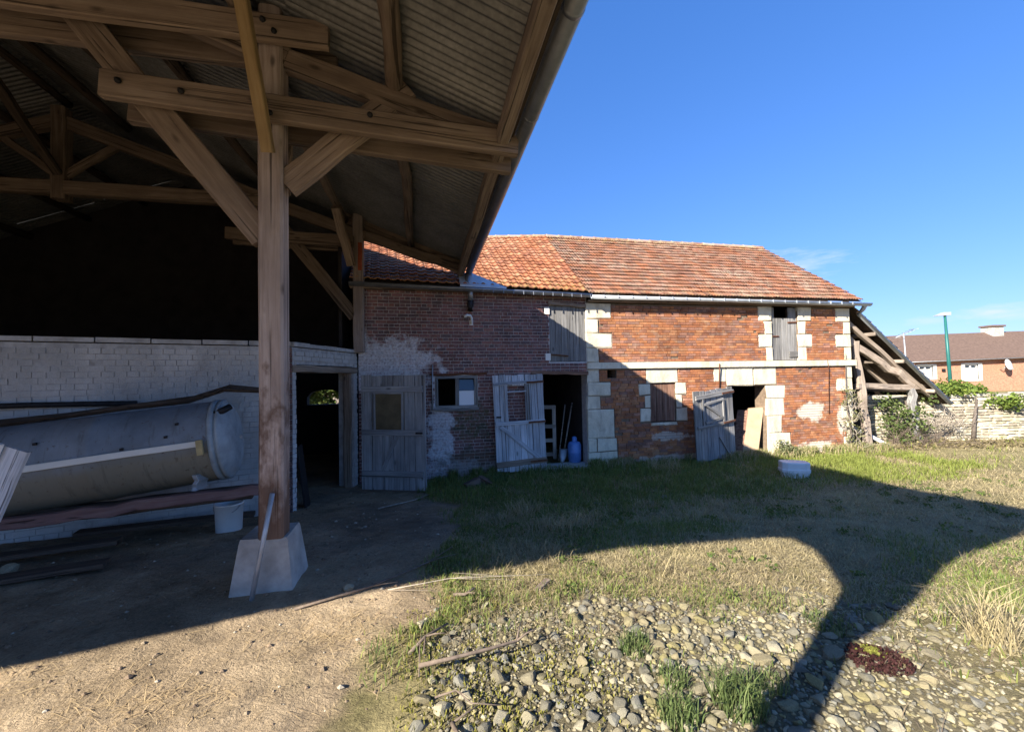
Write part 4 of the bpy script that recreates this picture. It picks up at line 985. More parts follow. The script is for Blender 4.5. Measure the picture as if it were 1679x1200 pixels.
obj('chimney', [Vector(x) for x in boxv(43.5, 44.7, 38.5, 39.7, 5.652, 5.8)], BOXF, 'slate_roof', rfo)
obj('vent', [FHp(x, z, y) for x in (36.15, 36.4) for y in (35.9, 35.99) for z in (1.68, 1.92)], BOXF, 'black_iron', fh)
di = thing('satellite_dish', FHp(41.0, 2.1, 35.6), 'round white satellite dish on the far brick house', 'dish')
dvv = []; dff = []
for i in range(5):
    r = .46 * i / 4
    for j in range(20): an = 2 * math.pi * j / 20; dvv.append((r * math.cos(an), -.45 * (r * r), r * math.sin(an)))
for i in range(4):
    for j in range(20): dff.append((i * 20 + j, i * 20 + (j + 1) % 20, i * 20 + 20 + (j + 1) % 20, i * 20 + 20 + j))
o_ = obj('reflector', dvv, dff, 'white_paint', di, Matrix.Translation(FHp(40.95, 2.15, 35.45)) @ Matrix.Rotation(rad(-14), 4, 'X') @ Matrix.Rotation(rad(18), 4, 'Z'), None, True)
md = o_.modifiers.new('thick', 'SOLIDIFY'); md.thickness = .02
tube('bracket', [FHp(40.95, 2.1, 35.5), FHp(40.95, 1.8, 35.7), FHp(40.95, 1.75, 36.0)], .03, 'galv', di)
tube('feed_arm', [FHp(40.95, 1.75, 35.4), FHp(40.9, 1.85, 34.95)], .02, 'galv', di)
sl = thing('street_lamp', (22.6, 22, 0), 'green street lamp post with flat grey head against the sky', 'street lamp')
tube('pole', [(22.6, 22, -.05), (22.5, 22, 2.4), (22.41, 22, 4.66)], [.09, .075, .055], 'lamp_green', sl, 14)
obj('lamp_head', [(22.62, 21.88, 4.66), (22.62, 22.12, 4.66), (21.82, 22.08, 4.63), (21.82, 21.92, 4.63), (22.62, 21.88, 4.82), (22.62, 22.12, 4.82), (22.3, 22.1, 4.82), (22.3, 21.9, 4.82)], [(3, 2, 1, 0), (4, 5, 6, 7), (0, 1, 5, 4), (1, 2, 6, 5), (2, 3, 7, 6), (3, 0, 4, 7)], 'lamp_head', sl)
ae = thing('roof_aerial', (18.5, 20, 0), 'thin television aerial on a white mast beyond the lean-to', 'aerial')
tube('mast', [(18.50, 20, -.1), (18.46, 20, 2.3), (18.40, 20, 3.62)], .028, 'galv', ae)
tube('boom', [(18.02, 20, 3.40), (18.98, 20.1, 3.80)], .018, 'galv', ae)
for k in range(6):
    t = k / 5; c = Vector((18.02, 20, 3.40)).lerp(Vector((18.98, 20.1, 3.80)), t); tube('element', [c + Vector((0, -.25, 0)), c + Vector((0, .25, 0))], .01, 'galv', ae, 5)
# ------------------------------------------------------------------ tank and what lies round it
A, B = Vector((-3.30, 4.80, 1.245)), Vector((-5.42, 3.98, 1.00)); TR = .435
tk = thing('metal_tank', (-4.2, 4.45, .2), 'long grey-blue metal tank with domed end lying under the hangar', 'tank')
mt, TL = axes(B, A)
mt = mt @ Matrix.Rotation(rad(90), 4, 'Y')       # lathe z along the tank
def tl(name, prof, mat, k=40):
    v = []; f = []
    for r, z in prof:
        for j in range(k): a = 2 * math.pi * j / k; v.append((z, r * math.cos(a), r * math.sin(a)))
    for i in range(len(prof) - 1):
        for j in range(k): f.append((i * k + j, i * k + (j + 1) % k, i * k + k + (j + 1) % k, i * k + k + j))
    return obj(name, v, f, mat, tk, axes(B, A)[0], None, True)
tl('shell', [(TR, 0), (TR, .35), (TR + .006, .36), (TR + .006, .40), (TR, .41), (TR, 1.3), (TR + .006, 1.31), (TR + .006, 1.35), (TR, 1.36), (TR, TL)], 'tank_paint')
tl('end_cap', [(TR, TL + .002), (TR + .012, TL + .01), (TR + .012, TL + .05), (TR - .012, TL + .055), (TR - .012, TL + .07), (TR + .004, TL + .075), (TR + .004, TL + .10), (TR * .96, TL + .108), (TR * .88, TL + .145), (TR * .7, TL + .18), (TR * .45, TL + .20), (TR * .2, TL + .21), (0.001, TL + .212)], 'tank_cap')
tl('end_cap', [(0.001, -.19), (TR * .5, -.17), (TR * .85, -.11), (TR * .98, -.04), (TR, -.001)], 'tank_cap')
td = (A - B).normalized(); tn = Vector((td.y, -td.x, 0)).normalized(); tu = tn.cross(td) * -1
if tu.z < 0: tu = -tu
plank('batten', B + tn * (TR + .02) + tu * .05 + td * .1, A + tn * (TR + .02) + tu * .03 - td * .05, .03, .06, 'house_trim', tk)
for d_ in (.62, TL - .05): obj('block', [B + td * d_ + tn * (TR + .03) + td * a + tn * b + tu * c for a, b, c in boxv(-.025, .025, -.01, .04, -.08, .07)], BOXF, 'yellow_wood', tk)
for d_ in (.4, TL - .10):
    c = B + td * d_; c.z = 0
    for k in (-1, 1):
        zt = (B + td * d_).z; p = B + td * d_ + tn * k * .28
        beam('cradle', Vector((p.x, p.y, zt - TR + .14)), Vector((p.x + tn.x * k * .03, p.y, .78)), .05, .16, 'galv', tk)
obj('manhole', [B + td * (TL + .21) + tn * a + tu * b + td * c for c, a, b in boxv(-.02, .02, -.03, .03, -.02, .02)], BOXF, 'galv', tk)
for d_ in (.20, .55, .95, 1.6, 1.95, TL - .25):
    a_ = R.uniform(.2, .9); c_ = B + td * d_ + (tn * math.cos(a_) + tu * math.sin(a_)) * (TR + .004)
    obj('stud', [c_ + td * a + tn * b + tu * c for a, b, c in boxv(-.012, .012, -.02, .02, -.012, .012)], BOXF, 'black_iron', tk)
tube('fitting', [B + td * (TL + .05) + tn * .25 + tu * .30, B + td * (TL + .14) + tn * .27 + tu * .33, B + td * (TL + .2) + tn * .22 + tu * .36], .035, 'black_iron', tk, 8)
cr_ = thing('red_beam', (-3.6, 4.1, .3), 'long dull red timber beam lying below the tank', 'beam')
bm = beam('shaft', (-5.0, 3.52, .66), (-2.58, 4.567, .755), .09, .10, 'beam_red', cr_, n=14, jit=.012)
beam('trestle', (-5.0, 3.55, .2), (-4.98, 3.54, .6), .1, .1, 'timber_dark', cr_); beam('trestle', (-2.62, 4.56, .15), (-2.62, 4.56, .70), .10, .10, 'timber_dark', cr_)
b_ = beam('old_beam', (-5.2, 3.95, .60), (-2.95, 4.85, .66), .14, .14, 'timber_dark', None, n=8); tag(b_, 'dark old beam directly under the tank shell', 'beam')
for i, (p, q_, r, lab) in enumerate((((-5.6, 4.55, 1.69), (-4.45, 5.02, 1.66), .03, 'dark iron pole fixed along the whitewashed wall'),)):
    o_ = log('iron_pole', PW(-4.3, 1.70, -.07), PW(-1.62, 1.66, -.07), r, r, 'black_iron', None, 6, .003); tag(o_, lab, 'pole')
cp = [(-5.3, 3.98, 1.48), (-4.6, 4.30, 1.55), (-4.1, 4.50, 1.64), (-3.6, 4.72, 1.70), (-3.3, 4.88, 1.80), (-2.98, 5.05, 1.77)]
for i in range(2):
    v = []; f = []
    for k, p in enumerate(cp):
        for a, b in ((0, 0), (.05 + .04 * math.sin(k * 2 + i), .025), (.09, -.012 + .02 * math.sin(k)), (.05, -.03)):
            v.append((p[0] - a * .4, p[1] + a + i * .08, p[2] + b + i * .02 + .015 * math.sin(k * 1.7 + i)))
    for k in range(len(cp) - 1):
        for j in range(4): f.append((k * 4 + j, k * 4 + (j + 1) % 4, k * 4 + 4 + (j + 1) % 4, k * 4 + 4 + j))
    f += [(3, 2, 1, 0), tuple(range(len(v) - 4, len(v)))]
    o_ = obj('warped_board', v, f, 'timber_dark'); tag(o_, ('crooked dark board lying along the top of the tank, nearer the camera', 'crooked dark board on the tank, nearer the wall')[i], 'board')
o_ = plank('pale_plank', (-3.86, 3.15, .92), (-3.70, 3.2, 1.42), .17, .03, 'barn_pale', None, up=(.1, -1, .2)); tag(o_, 'pale plank leaning in front of the tank at the left edge', 'plank')
o_ = plank('pale_plank', (-3.95, 3.12, 1.0), (-3.775, 3.15, 1.47), .05, .03, 'white_paint', None, up=(.1, -1, .2)); tag(o_, 'narrow white batten against the pale leaning plank', 'batten')
for i, (p, q_, lab) in enumerate((((-4.7, 4.62, .30), (-3.2, 5.30, .27), 'dark plank on the earth behind the white bucket'), ((-4.9, 3.75, .36), (-3.9, 4.25, .35), 'short dark plank on the earth below the red beam'), ((-4.3, 3.4, .34), (-3.55, 3.75, .34), 'dark board flat on the earth at the far left'))):
    o_ = plank('loose_plank', p, q_, .16, .04, 'timber_dark'); tag(o_, lab, 'plank')
bk = thing('bucket', (-3.29, 4.96, ghf(-3.29, 4.96)), 'white plastic bucket standing behind the post plinth', 'bucket')
lathe('shell', [(0, .005), (.125, .005), (.13, .01), (.143, .31), (.150, .312), (.150, .33), (.142, .33), (.128, .03), (0, .03)], 'white_plastic', bk, Matrix.Translation((-3.29, 4.96, ghf(-3.29, 4.96) - .005)))
tube('handle', [(-3.29 + .15 * math.cos(a), 4.96 - .03 - .09 * math.sin(a), .19 + .29 - .08 * math.sin(a)) for a in np.linspace(0, math.pi, 9)], .005, 'galv', bk, 6)
o_ = tube('iron_bar', [tuple(H(3.50, -1.29, .26)), tuple(H(3.54, -1.225, .66)), tuple(H(3.575, -1.165, 1.04))], .018, 'galv', None, 10); tag(o_, 'thin pale metal bar leaning on the concrete plinth', 'bar')
o_ = plank('dark_board', (-3.02, 6.28, .05), (-3.10, 6.20, .95), .22, .03, 'black_iron', None, up=(1, .2, 0)); tag(o_, 'dark sheet leaning inside the hangar doorway', 'board')

# white tub on the grass
tb = thing('plastic_tub', (5.06, 7.75, 0), 'white plastic tub upside down on the grass by the doorway', 'tub')
tz = ghf(5.06, 7.75) - .01; tv = []; tf = []
for z, a, b in ((0, .205, .14), (.09, .212, .145), (.095, .226, .158), (.15, .230, .162), (.155, .218, .15), (.26, .222, .155), (.275, .215, .148), (.277, .17, .11)):
    for j in range(16):
        an = 2 * math.pi * (j + .5) / 16; c, s = math.cos(an), math.sin(an); p_ = 9.0
        r = 1 / (abs(c) ** p_ + abs(s) ** p_) ** (1 / p_); tv.append((a * r * c, b * r * s, z))
for i in range(7):
    for j in range(16): tf.append((i * 16 + j, i * 16 + (j + 1) % 16, i * 16 + 16 + (j + 1) % 16, i * 16 + 16 + j))
tf.append(tuple(range(7 * 16, 8 * 16)))
obj('shell', tv, tf, 'white_plastic', tb, Matrix.Translation((5.06, 7.75, tz)) @ Matrix.Rotation(rad(-14), 4, 'Z'))

# ------------------------------------------------------------------ stones
def stone_mesh(seed, flat=.62, sub=2):
    q = random.Random(seed); import bmesh
    bm = bmesh.new(); bmesh.ops.create_icosphere(bm, subdivisions=sub, radius=1)
    dirs = [(Vector((q.gauss(0, 1), q.gauss(0, 1), q.gauss(0, 1))).normalized(), q.uniform(.38, .72)) for _ in range(13)]
    for v in bm.verts:
        for d, t in dirs:
            k = v.co.dot(d)
            if k > t: v.co -= d * (k - t) * .97
        v.co = Vector((v.co.x * q0[0], v.co.y * q0[1], v.co.z * flat)) if False else v.co
    v_ = [(v.co.x * (1 + .25 * math.sin(seed)), v.co.y * .82, v.co.z * flat) for v in bm.verts]; f_ = [tuple(x.index for x in f.verts) for f in bm.faces]; bm.free()
    return v_, f_
SM = [stone_mesh(100 + k, .5 + .25 * (k % 4) / 3) for k in range(12)]
SML = [stone_mesh(300 + k, .5 + .25 * (k % 4) / 3, 1) for k in range(12)]
PST = [(.245, .215, .125), (.29, .255, .165), (.205, .18, .12), (.255, .22, .105), (.345, .31, .215), (.17, .157, .118), (.27, .23, .138), (.215, .205, .165)]
SMM = {}
def stone_obj(name, x, y, r, k, ci, sink=.35, tilt=.35):
    if (k, ci) not in SMM: SMM[(k, ci)] = mesh('stone', *SM[k], 'stone', [PST[ci]], False)
    o = bpy.data.objects.new(name, SMM[(k, ci)])
    mw = Matrix.Translation((x, y, ghf(x, y) + r * (.5 - sink))) @ Matrix.Rotation(R.uniform(0, 6.28), 4, 'Z') @ Matrix.Rotation(R.gauss(0, tilt), 4, 'X') @ Matrix.Scale(r, 4)
    return put(o, None, mw)
for (x, y, r, k, lab) in ((-.61, 2.79, .062, 3, 'pale rounded stone alone on the bare earth'), (-.22, 3.02, .05, 5, 'upright whitish stone at the edge of the rubble'), (-.36, 2.08, .06, 1, 'grey angular stone on the earth beside the rubble'), (-1.28, 3.28, .06, 7, 'flat whitish stone by the shadow edge near the plinth'), (-4.30, 3.66, .11, 2, 'large pale stone in shade at the left edge')):
    tag(stone_obj('field_stone', x, y, r, k, 4, .2), lab, 'stone')
ncand = 15000; cx = rng.uniform(-.6, 5.2, ncand); cy = rng.uniform(1.5, 3.6, ncand); g_ = gravel_mask(cx, cy)
keep = (rng.random(ncand) < g_ * (1 - .45 * sst(1.5, 2.2, cx)) * (.45 + .55 * sst(.30, .46, vn(cx, cy, 2.2, 3, 91)))); cx, cy = cx[keep], cy[keep]
cr2 = np.clip(rng.lognormal(math.log(.0225), .46, len(cx)), .011, .072)
cgrid = {}; acc = []
for i in np.argsort(-cr2):
    x, y, r = cx[i], cy[i], cr2[i]; gi, gj = int(x / .15), int(y / .15); ok = True
    for a in (-1, 0, 1):
        for b in (-1, 0, 1):
            for (X, Y, Rr) in cgrid.get((gi + a, gj + b), ()):
                if (X - x) ** 2 + (Y - y) ** 2 < (.58 * (r + Rr)) ** 2: ok = False
    if ok: cgrid.setdefault((gi, gj), []).append((x, y, r)); acc.append((x, y, r))
# smaller fill
for _ in range(30000):
    x, y = R.uniform(-.6, 5.2), R.uniform(1.5, 3.6); r = R.uniform(.009, .022)
    if R.random() > float(gravel_mask(x, y)): continue
    gi, gj = int(x / .15), int(y / .15); ok = True
    for a in (-1, 0, 1):
        for b in (-1, 0, 1):
            for (X, Y, Rr) in cgrid.get((gi + a, gj + b), ()):
                if (X - x) ** 2 + (Y - y) ** 2 < (.46 * (r + Rr)) ** 2: ok = False
    if ok: cgrid.setdefault((gi, gj), []).append((x, y, r)); acc.append((x, y, r))
def inview(x, y, z=.3):
    d = Vector((x, y, z)) - CAM; dz = d.dot(fwd); a = d.dot(rgt) / dz * 700; b = d.dot(upv) / dz * 700
    return dz > 0 and abs(a) < 845 and -605 < b < 600
sc = sorted(acc, key=lambda t: -(t[2] / math.hypot(t[0], t[1], 1.6)) if inview(t[0], t[1]) else 1)
nind = 300; mb = MB()
SMI = [None] * 12
for i, (x, y, r) in enumerate(sc):
    k = R.randrange(12); ci = R.randrange(8)
    if i < nind:
        tag(stone_obj('rubble_stone', x, y, r, k, ci, .42, .3), 'pale limestone lump lying in the spread of rubble', 'stone', 'loose stones in the rubble spread')
    else:
        v_, f_ = (SM if r > .03 else SML)[k]; mw = Matrix.Translation((x, y, ghf(x, y) + r * .05)) @ Matrix.Rotation(R.uniform(0, 6.28), 4, 'Z') @ Matrix.Rotation(R.gauss(0, .3), 4, 'X') @ Matrix.Scale(r, 4)
        mb.add([mw @ Vector(p) for p in v_], f_, jc(PST[ci], R, .8, 1.15))
tag(mb.build('gravel', 'stone'), 'pale limestone gravel between the larger rubble stones', 'gravel', kind='stuff')
# pebbles and clods on the earth
mb = MB(); ico = [(0, 0, 1), (.9, 0, .3), (.28, .85, .3), (-.72, .53, .3), (-.72, -.53, .3), (.28, -.85, .3), (0, 0, -.4)]
icf = [(0, 1, 2), (0, 2, 3), (0, 3, 4), (0, 4, 5), (0, 5, 1), (6, 2, 1), (6, 3, 2), (6, 4, 3), (6, 5, 4), (6, 1, 5)]
for _ in range(2600):
    x, y = R.uniform(-4.5, .2), R.uniform(1.5, 7.2)
    if float(dirt_mask(x, y)) < .4: continue
    r = min(.03, R.expovariate(1 / .006) + .003); a = R.uniform(0, 6.28); c = R.choice([(.27, .21, .14), (.22, .165, .11), (.40, .35, .27), (.18, .13, .09), (.25, .18, .12)]); z = ghf(x, y)
    mb.add([(x + r * (p[0] * math.cos(a) - p[1] * math.sin(a)) * R.uniform(.7, 1.2), y + r * (p[0] * math.sin(a) + p[1] * math.cos(a)), z + r * p[2] * .7) for p in ico], icf, c)
tag(mb.build('pebbles', 'stone'), 'small pebbles and clods strewn over the bare earth', 'pebbles', kind='stuff')

# ------------------------------------------------------------------ grass and litter (numpy)
def blades(name, X, Y, Hh, Wd, lean, cols, mat, label, cat, kind='stuff', flat=None, base=None):
    n = len(X); an = rng.uniform(0, 2 * np.pi, n); la = rng.uniform(0, 2 * np.pi, n)
    Z = gh(X, Y) - .004 if base is None else base
    dx, dy = np.cos(an) * Wd / 2, np.sin(an) * Wd / 2; lx_, ly_ = np.cos(la) * lean, np.sin(la) * lean
    up = Hh if flat is None else Hh * flat
    P = np.zeros((n, 5, 3))
    P[:, 0] = np.stack([X - dx, Y - dy, Z], -1); P[:, 1] = np.stack([X + dx, Y + dy, Z], -1)
    P[:, 2] = np.stack([X - dx * .7 + lx_ * Hh * .35, Y - dy * .7 + ly_ * Hh * .35, Z + up * .62], -1); P[:, 3] = np.stack([X + dx * .7 + lx_ * Hh * .35, Y + dy * .7 + ly_ * Hh * .35, Z + up * .62], -1)
    P[:, 4] = np.stack([X + lx_ * Hh, Y + ly_ * Hh, Z + up * (1 - .35 * np.clip(lean, 0, 1.5))], -1)
    b = np.arange(n)[:, None] * 5
    tri = np.concatenate([b + np.array([[0, 1, 3]]), b + np.array([[0, 3, 2]]), b + np.array([[2, 3, 4]])], 1).reshape(-1, 3)
    me = bpy.data.meshes.new(name); me.vertices.add(n * 5); me.vertices.foreach_set('co', P.reshape(-1)); me.loops.add(tri.size); me.loops.foreach_set('vertex_index', tri.ravel().astype(np.int32))
    me.polygons.add(len(tri)); me.polygons.foreach_set('loop_start', np.arange(0, tri.size, 3, dtype=np.int32)); me.polygons.foreach_set('loop_total', np.full(len(tri), 3, np.int32)); me.update()
    ca = me.color_attributes.new('Col', 'FLOAT_COLOR', 'POINT'); cc = np.repeat(cols[:, None, :], 5, 1)
    cc = cc * np.array([.75, .75, .95, .95, 1.15])[None, :, None]
    ca.data.foreach_set('color', np.concatenate([cc.reshape(-1, 3), np.ones((n * 5, 1))], 1).astype(np.float32).ravel()); me.materials.append(M[mat])
    o = use(name, me); tag(o, label, cat, kind=kind); return o
def scatter(n, x0, x1, y0, y1, pw=1.0):
    X = rng.uniform(x0, x1, n); Y = y0 + (y1 - y0) * rng.random(n) ** pw; return X, Y
def b_clear(X, Y):
    """true in front of the barns"""
    f1 = (X - 1.543) * (-math.sin(rad(14))) + (Y - 8.853) * math.cos(rad(14)); f2 = (X - 1.543) * (-math.sin(rad(11.9))) + (Y - 8.853) * math.cos(rad(11.9))
    right = (X - 1.543) * math.cos(rad(11.9)) + (Y - 8.853) * math.sin(rad(11.9)) > 6.8
    return np.where(X < 1.54, f1 < -.03, np.where(right, Y < 11.2, f2 < -.03))
lush = np.array([.135, .20, .055]); yg = np.array([.29, .29, .075]); straw = np.array([.56, .47, .25]); grey = np.array([.40, .33, .21])
def dryness(X, Y):
    u, v = uvw(X, Y); n = vn(X, Y, 1.4, 3, 21)
    d = .52 + .0 * X - .22 * sst(5.0, 6.2, Y) * (1 - sst(2.2, 3.6, X))
    d = d + .50 * np.exp(-((u - 3.45) / .85) ** 2) * sst(.0, .9, v)            # sunlit strip beside the rubble
    d = d + .55 * np.exp(-((u - 4.9) / .7) ** 2) * sst(2.2, 3.8, v)             # worn, matted band across the yard
    d = d + .35 * sst(8.2, 10, v) + .25 * sst(4.5, 6.5, v) * (1 - sst(5.5, 6.5, u))
    return np.clip(d + (n - .5) * 1.0, 0, 1)
def lawn(name, n, x0, x1, y0, y1, pw, hmul, label):
    X, Y = scatter(n, x0, x1, y0, y1, pw)
    p = (1 - dirt_mask(X, Y)) * (1 - gravel_mask(X, Y) * (1 - .22 * sst(.5, .64, vn(X, Y, 2.2, 3, 93)))) * (.35 + .65 * sst(.34, .55, vn(X, Y, 2.6, 3, 31)))
    u, v = uvw(X, Y); bare = sst(.48, .62, vn(X, Y, 1.1, 3, 44)) * np.exp(-((u - 4.9) / .8) ** 2) * sst(2.4, 4, v); p = p * (1 - .75 * bare)
    k = (rng.random(n) < p) & b_clear(X, Y); X, Y = X[k], Y[k]; d = dryness(X, Y); u, v = uvw(X, Y)
    isd = rng.random(len(X)) < d; dist = np.hypot(X, Y)
    Hh = np.where(isd, rng.uniform(.03, .09, len(X)), rng.uniform(.03, .09, len(X))) * hmul * (1 + .7 * sst(5.0, 7.0, Y) * (1 - isd)) * (.6 + .8 * vn(X, Y, 1.8, 2, 51))
    Wd = np.where(isd, .0035, .0055) * (1 + .10 * dist)
    t = rng.random((len(X), 1)); g = lush * (1 - t * .7) + yg * t * .7; bright = (sst(6.2, 7.5, Y) * sst(3.8, 5, X))[:, None]; g = g * (1 - .65 * bright) + np.array([.25, .28, .06]) * .65 * bright
    s = straw * (1 - t) + grey * t
    cc = np.where(isd[:, None], s, g) * rng.uniform(.75, 1.25, (len(X), 1))
    lean = np.where(isd, rng.uniform(.5, 1.7, len(X)), rng.uniform(.1, .8, len(X)))
    return blades(name, X, Y, Hh, Wd, lean, cc, 'grass', label, 'grass', flat=np.where(isd, rng.uniform(.3, .9, len(X)), 1.0))
lawn('grass', 230000, -1.6, 9, 2.2, 9.6, .8, 1.0, 'green and straw-coloured grass of the yard')
lawn('meadow_grass', 60000, 7, 22, 3.0, 11.2, 1.0, 1.25, 'rough yellowish grass at the right of the yard')
lawn('sunlit_grass', 110000, -.8, 5.2, 2.7, 4.9, 1.0, .95, 'thick yellow-green grass and straw on the sunlit strip beside the rubble')
# tall growth along the foot of the walls
X = rng.uniform(-1.2, 9.0, 16000); off = rng.exponential(.12, 16000); yb = np.where(X < 1.54, 8.853 + (X - 1.543) * math.tan(rad(14)), 8.853 + (X - 1.543) * math.tan(rad(11.9))); Y = yb - .05 - off
k = (vn(X, Y, 2.2, 3, 61) > .42) & ~((X > .55) & (X < 1.55) & (off < .2)) ; X, Y = X[k], Y[k]; isd = rng.random(len(X)) < np.where(X > 1.9, .55, .15)
t = rng.random((len(X), 1)); cc = np.where(isd[:, None], straw * (1 - t) + grey * t, lush * (1 - t * .6) + yg * t * .6) * rng.uniform(.7, 1.2, (len(X), 1))
blades('wall_weeds', X, Y, rng.uniform(.08, .26, len(X)), np.full(len(X), .011), rng.uniform(.1, .7, len(X)), cc, 'grass', 'taller weeds and dry stalks along the barn walls', 'weeds')
# clumps one can pick out
def tuft(name, x, y, n, r, h, dry, label, cat, wd=.006, lean=.55):
    rr_ = 1.6 * r * np.sqrt(rng.random(n)); aa_ = rng.uniform(0, 6.28, n); X = x + rr_ * np.cos(aa_); Y = y + rr_ * np.sin(aa_); t = rng.random((n, 1))
    cc = (straw * (1 - t) + grey * t) if dry else (np.array([.09, .14, .04]) * (1 - t) + np.array([.20, .24, .09]) * t)
    o = blades(name, X, Y, rng.uniform(.45, 1.0, n) * h, np.full(n, wd), np.abs(rng.normal(lean, .3, n)), cc * rng.uniform(.75, 1.2, (n, 1)), 'grass', label, cat, None)
    return o
for a in ((1.05, 2.06, 330, .075, .20, 0, 'largest green grass tuft among the rubble stones'), (.74, 2.0, 200, .06, .14, 0, 'green tuft at the bottom edge of the rubble'), (.80, 2.24, 120, .05, .11, 0, 'small green tuft just behind the bottom tufts in the rubble'), (.68, 2.52, 190, .06, .11, 0, 'green tuft in the middle of the rubble'), (1.28, 2.20, 110, .06, .10, 0, 'sparse green tuft near the shadow stripe on the rubble'), (1.95, 2.72, 150, .08, .09, 0, 'low green tuft inside the dark shadow stripe')):
    tuft('grass_tuft', *a, 'grass tuft')
for a in ((2.78, 2.52, 160, .07, .46, 1, 'tall dry straw tuft at the right edge of the rubble'), (.42, 4.68, 170, .13, .26, 1, 'dry grey grass clump at the shadow edge'), (.10, 5.45, 150, .14, .28, 1, 'dry grey grass clump in shade before the barn'), (-.28, 5.05, 110, .16, .18, 1, 'flattened dry clump beside the bare earth'), (.78, 4.75, 60, .1, .38, 1, 'thin upright dry stalks in shade'), (2.9, 8.35, 160, .22, .34, 1, 'dry straw clump below the stable door'), (4.0, 6.9, 120, .3, .22, 1, 'dry clump in the shaded middle of the yard')):
    tuft('dry_tuft', *a, 'dry grass', .0055, .8)
tuft('nettle_clump', -.35, 7.85, 260, .16, .17, 0, 'dark green weed clump by the foot of the pale door', 'weeds', .016, .6)
# straw litter on the earth
n = 6500; X = rng.uniform(-4.5, .6, n); Y = rng.uniform(1.55, 6.5, n)
pc = dirt_mask(X, Y) * (.05 + .9 * np.exp(-(((X + 1.15) / .30) ** 2 + ((Y - 2.78) / .22) ** 2)) + .8 * np.exp(-(((X + 1.85) / .33) ** 2 + ((Y - 2.15) / .14) ** 2)) + .5 * np.exp(-(((X + 2.9) / .3) ** 2 + ((Y - 2.35) / .12) ** 2)) + .25 * sst(.5, .68, vn(X, Y, 1.2, 3, 71)))
X2 = np.concatenate([X, rng.normal(-1.15, .22, 700), rng.normal(-1.85, .26, 600), rng.normal(-2.8, .25, 350)]); Y2 = np.concatenate([Y, rng.normal(2.76, .15, 700), rng.normal(2.16, .10, 600), rng.normal(2.36, .10, 350)])
k = np.concatenate([rng.random(n) < pc, np.ones(1650, bool)]); X, Y = X2[k], Y2[k]; t = rng.random((len(X), 1))
blades('straw_litter', X, Y, rng.uniform(.04, .16, len(X)), np.full(len(X), .0048), rng.uniform(.8, 1.5, len(X)), (np.array([.66, .50, .28]) * (1 - t) + np.array([.36, .26, .15]) * t), 'straw', 'loose straw and stalks strewn on the bare earth', 'straw', flat=rng.uniform(.02, .22, len(X)))
n = 5200; X = rng.uniform(-.75, .75, n); Y = rng.uniform(1.75, 3.15, n); k = (vn(X, Y, 3.2, 3, 97) > .54) & (rng.random(n) < np.clip(1.1 - np.abs(X + .1) / .75, 0, 1)); X, Y = X[k], Y[k]; t = rng.random((len(X), 1))
blades('moss_cushions', X, Y, rng.uniform(.012, .03, len(X)), np.full(len(X), .008), rng.uniform(.1, .6, len(X)), (np.array([.20, .20, .035]) * (1 - t) + np.array([.33, .30, .07]) * t), 'grass', 'yellow-green moss between the stones at the rubble edge', 'moss', base=gh(X, Y) + .008)
# dead stalks matted over the rubble edge
n = 3600; X = rng.uniform(-.4, 3.8, n); Y = rng.uniform(1.6, 3.6, n); u, v = uvw(X, Y); k = (np.abs(u - 2.85) < .42) | ((v > 2.1) & (vn(X, Y, 1.8, 3, 95) > .47)); X, Y = X[k], Y[k]; t = rng.random((len(X), 1))
blades('dead_stalks', X, Y, rng.uniform(.05, .22, len(X)), np.full(len(X), .004), rng.uniform(.8, 1.5, len(X)), (np.array([.34, .26, .16]) * (1 - t) + np.array([.20, .15, .10]) * t), 'straw', 'matted dead stalks where grass meets rubble', 'stalks', flat=rng.uniform(.04, .35, len(X)), base=gh(X, Y) + .02)

# ------------------------------------------------------------------ sticks
def stick(pts, r, mat, label, lift=.02, forks=()):
    P = [Vector((x, y, ghf(x, y) + lift + dz)) for x, y, dz in pts]
    o = thing('fallen_branch', P[0], label, 'branch'); tube('stem', P, [r * (1 - .5 * i / (len(P) - 1)) for i in range(len(P))], mat, o, 7)
    for (i, dx, dy, dz) in forks: tube('twig', [P[i], P[i] + Vector((dx * .5, dy * .5, dz * .7)), P[i] + Vector((dx, dy, dz))], [r * .5, r * .4, r * .2], mat, o, 6)
stick([(-.53, 2.33, .03), (-.36, 2.36, .04), (-.15, 2.42, .05), (.0, 2.50, .06), (.09, 2.58, .07)], .012, 'twig', 'long grey branch lying across the rubble', .03, ((3, .12, .03, .05), (3, .03, .14, .04)))
stick([(-.40, 2.10, .03), (-.30, 2.12, .05), (-.22, 2.05, .04), (-.08, 2.03, .05)], .005, 'twig', 'thin forked twig near the bottom of the rubble', .02, ((1, .1, -.1, .02),))
stick([(-.62, 2.50, .0), (-.55, 2.62, .02), (-.43, 2.73, .03)], .012, 'twig', 'short dark branch at the edge of the bare earth', .02, ((1, .12, -.02, .03), (1, .02, -.16, .0)))
stick([(-.52, 2.30, .0), (-.56, 2.5, .02), (-.60, 2.76, .01)], .005, 'twig', 'thin upright-looking twig in front of the lone pale stone', .02)
stick([(-1.55, 3.02, .0), (-1.1, 3.28, .01), (-.75, 3.72, .02), (-.60, 4.1, .02)], .010, 'twig', 'long thin branch crossing the shadow edge on the earth', .012, ((1, .2, .02, .02), (2, .25, .1, .03)))
stick([(-.95, 3.20, .02), (-.5, 3.32, .05), (-.1, 3.34, .06), (.28, 3.38, .05)], .003, 'twig_pale', 'bundle of pale reed stalks on the grass edge', .012, ((1, .3, .06, .0), (0, .4, -.05, .01), (1, .5, -.04, .0), (2, -.4, .07, .0), (0, .3, .10, .0)))
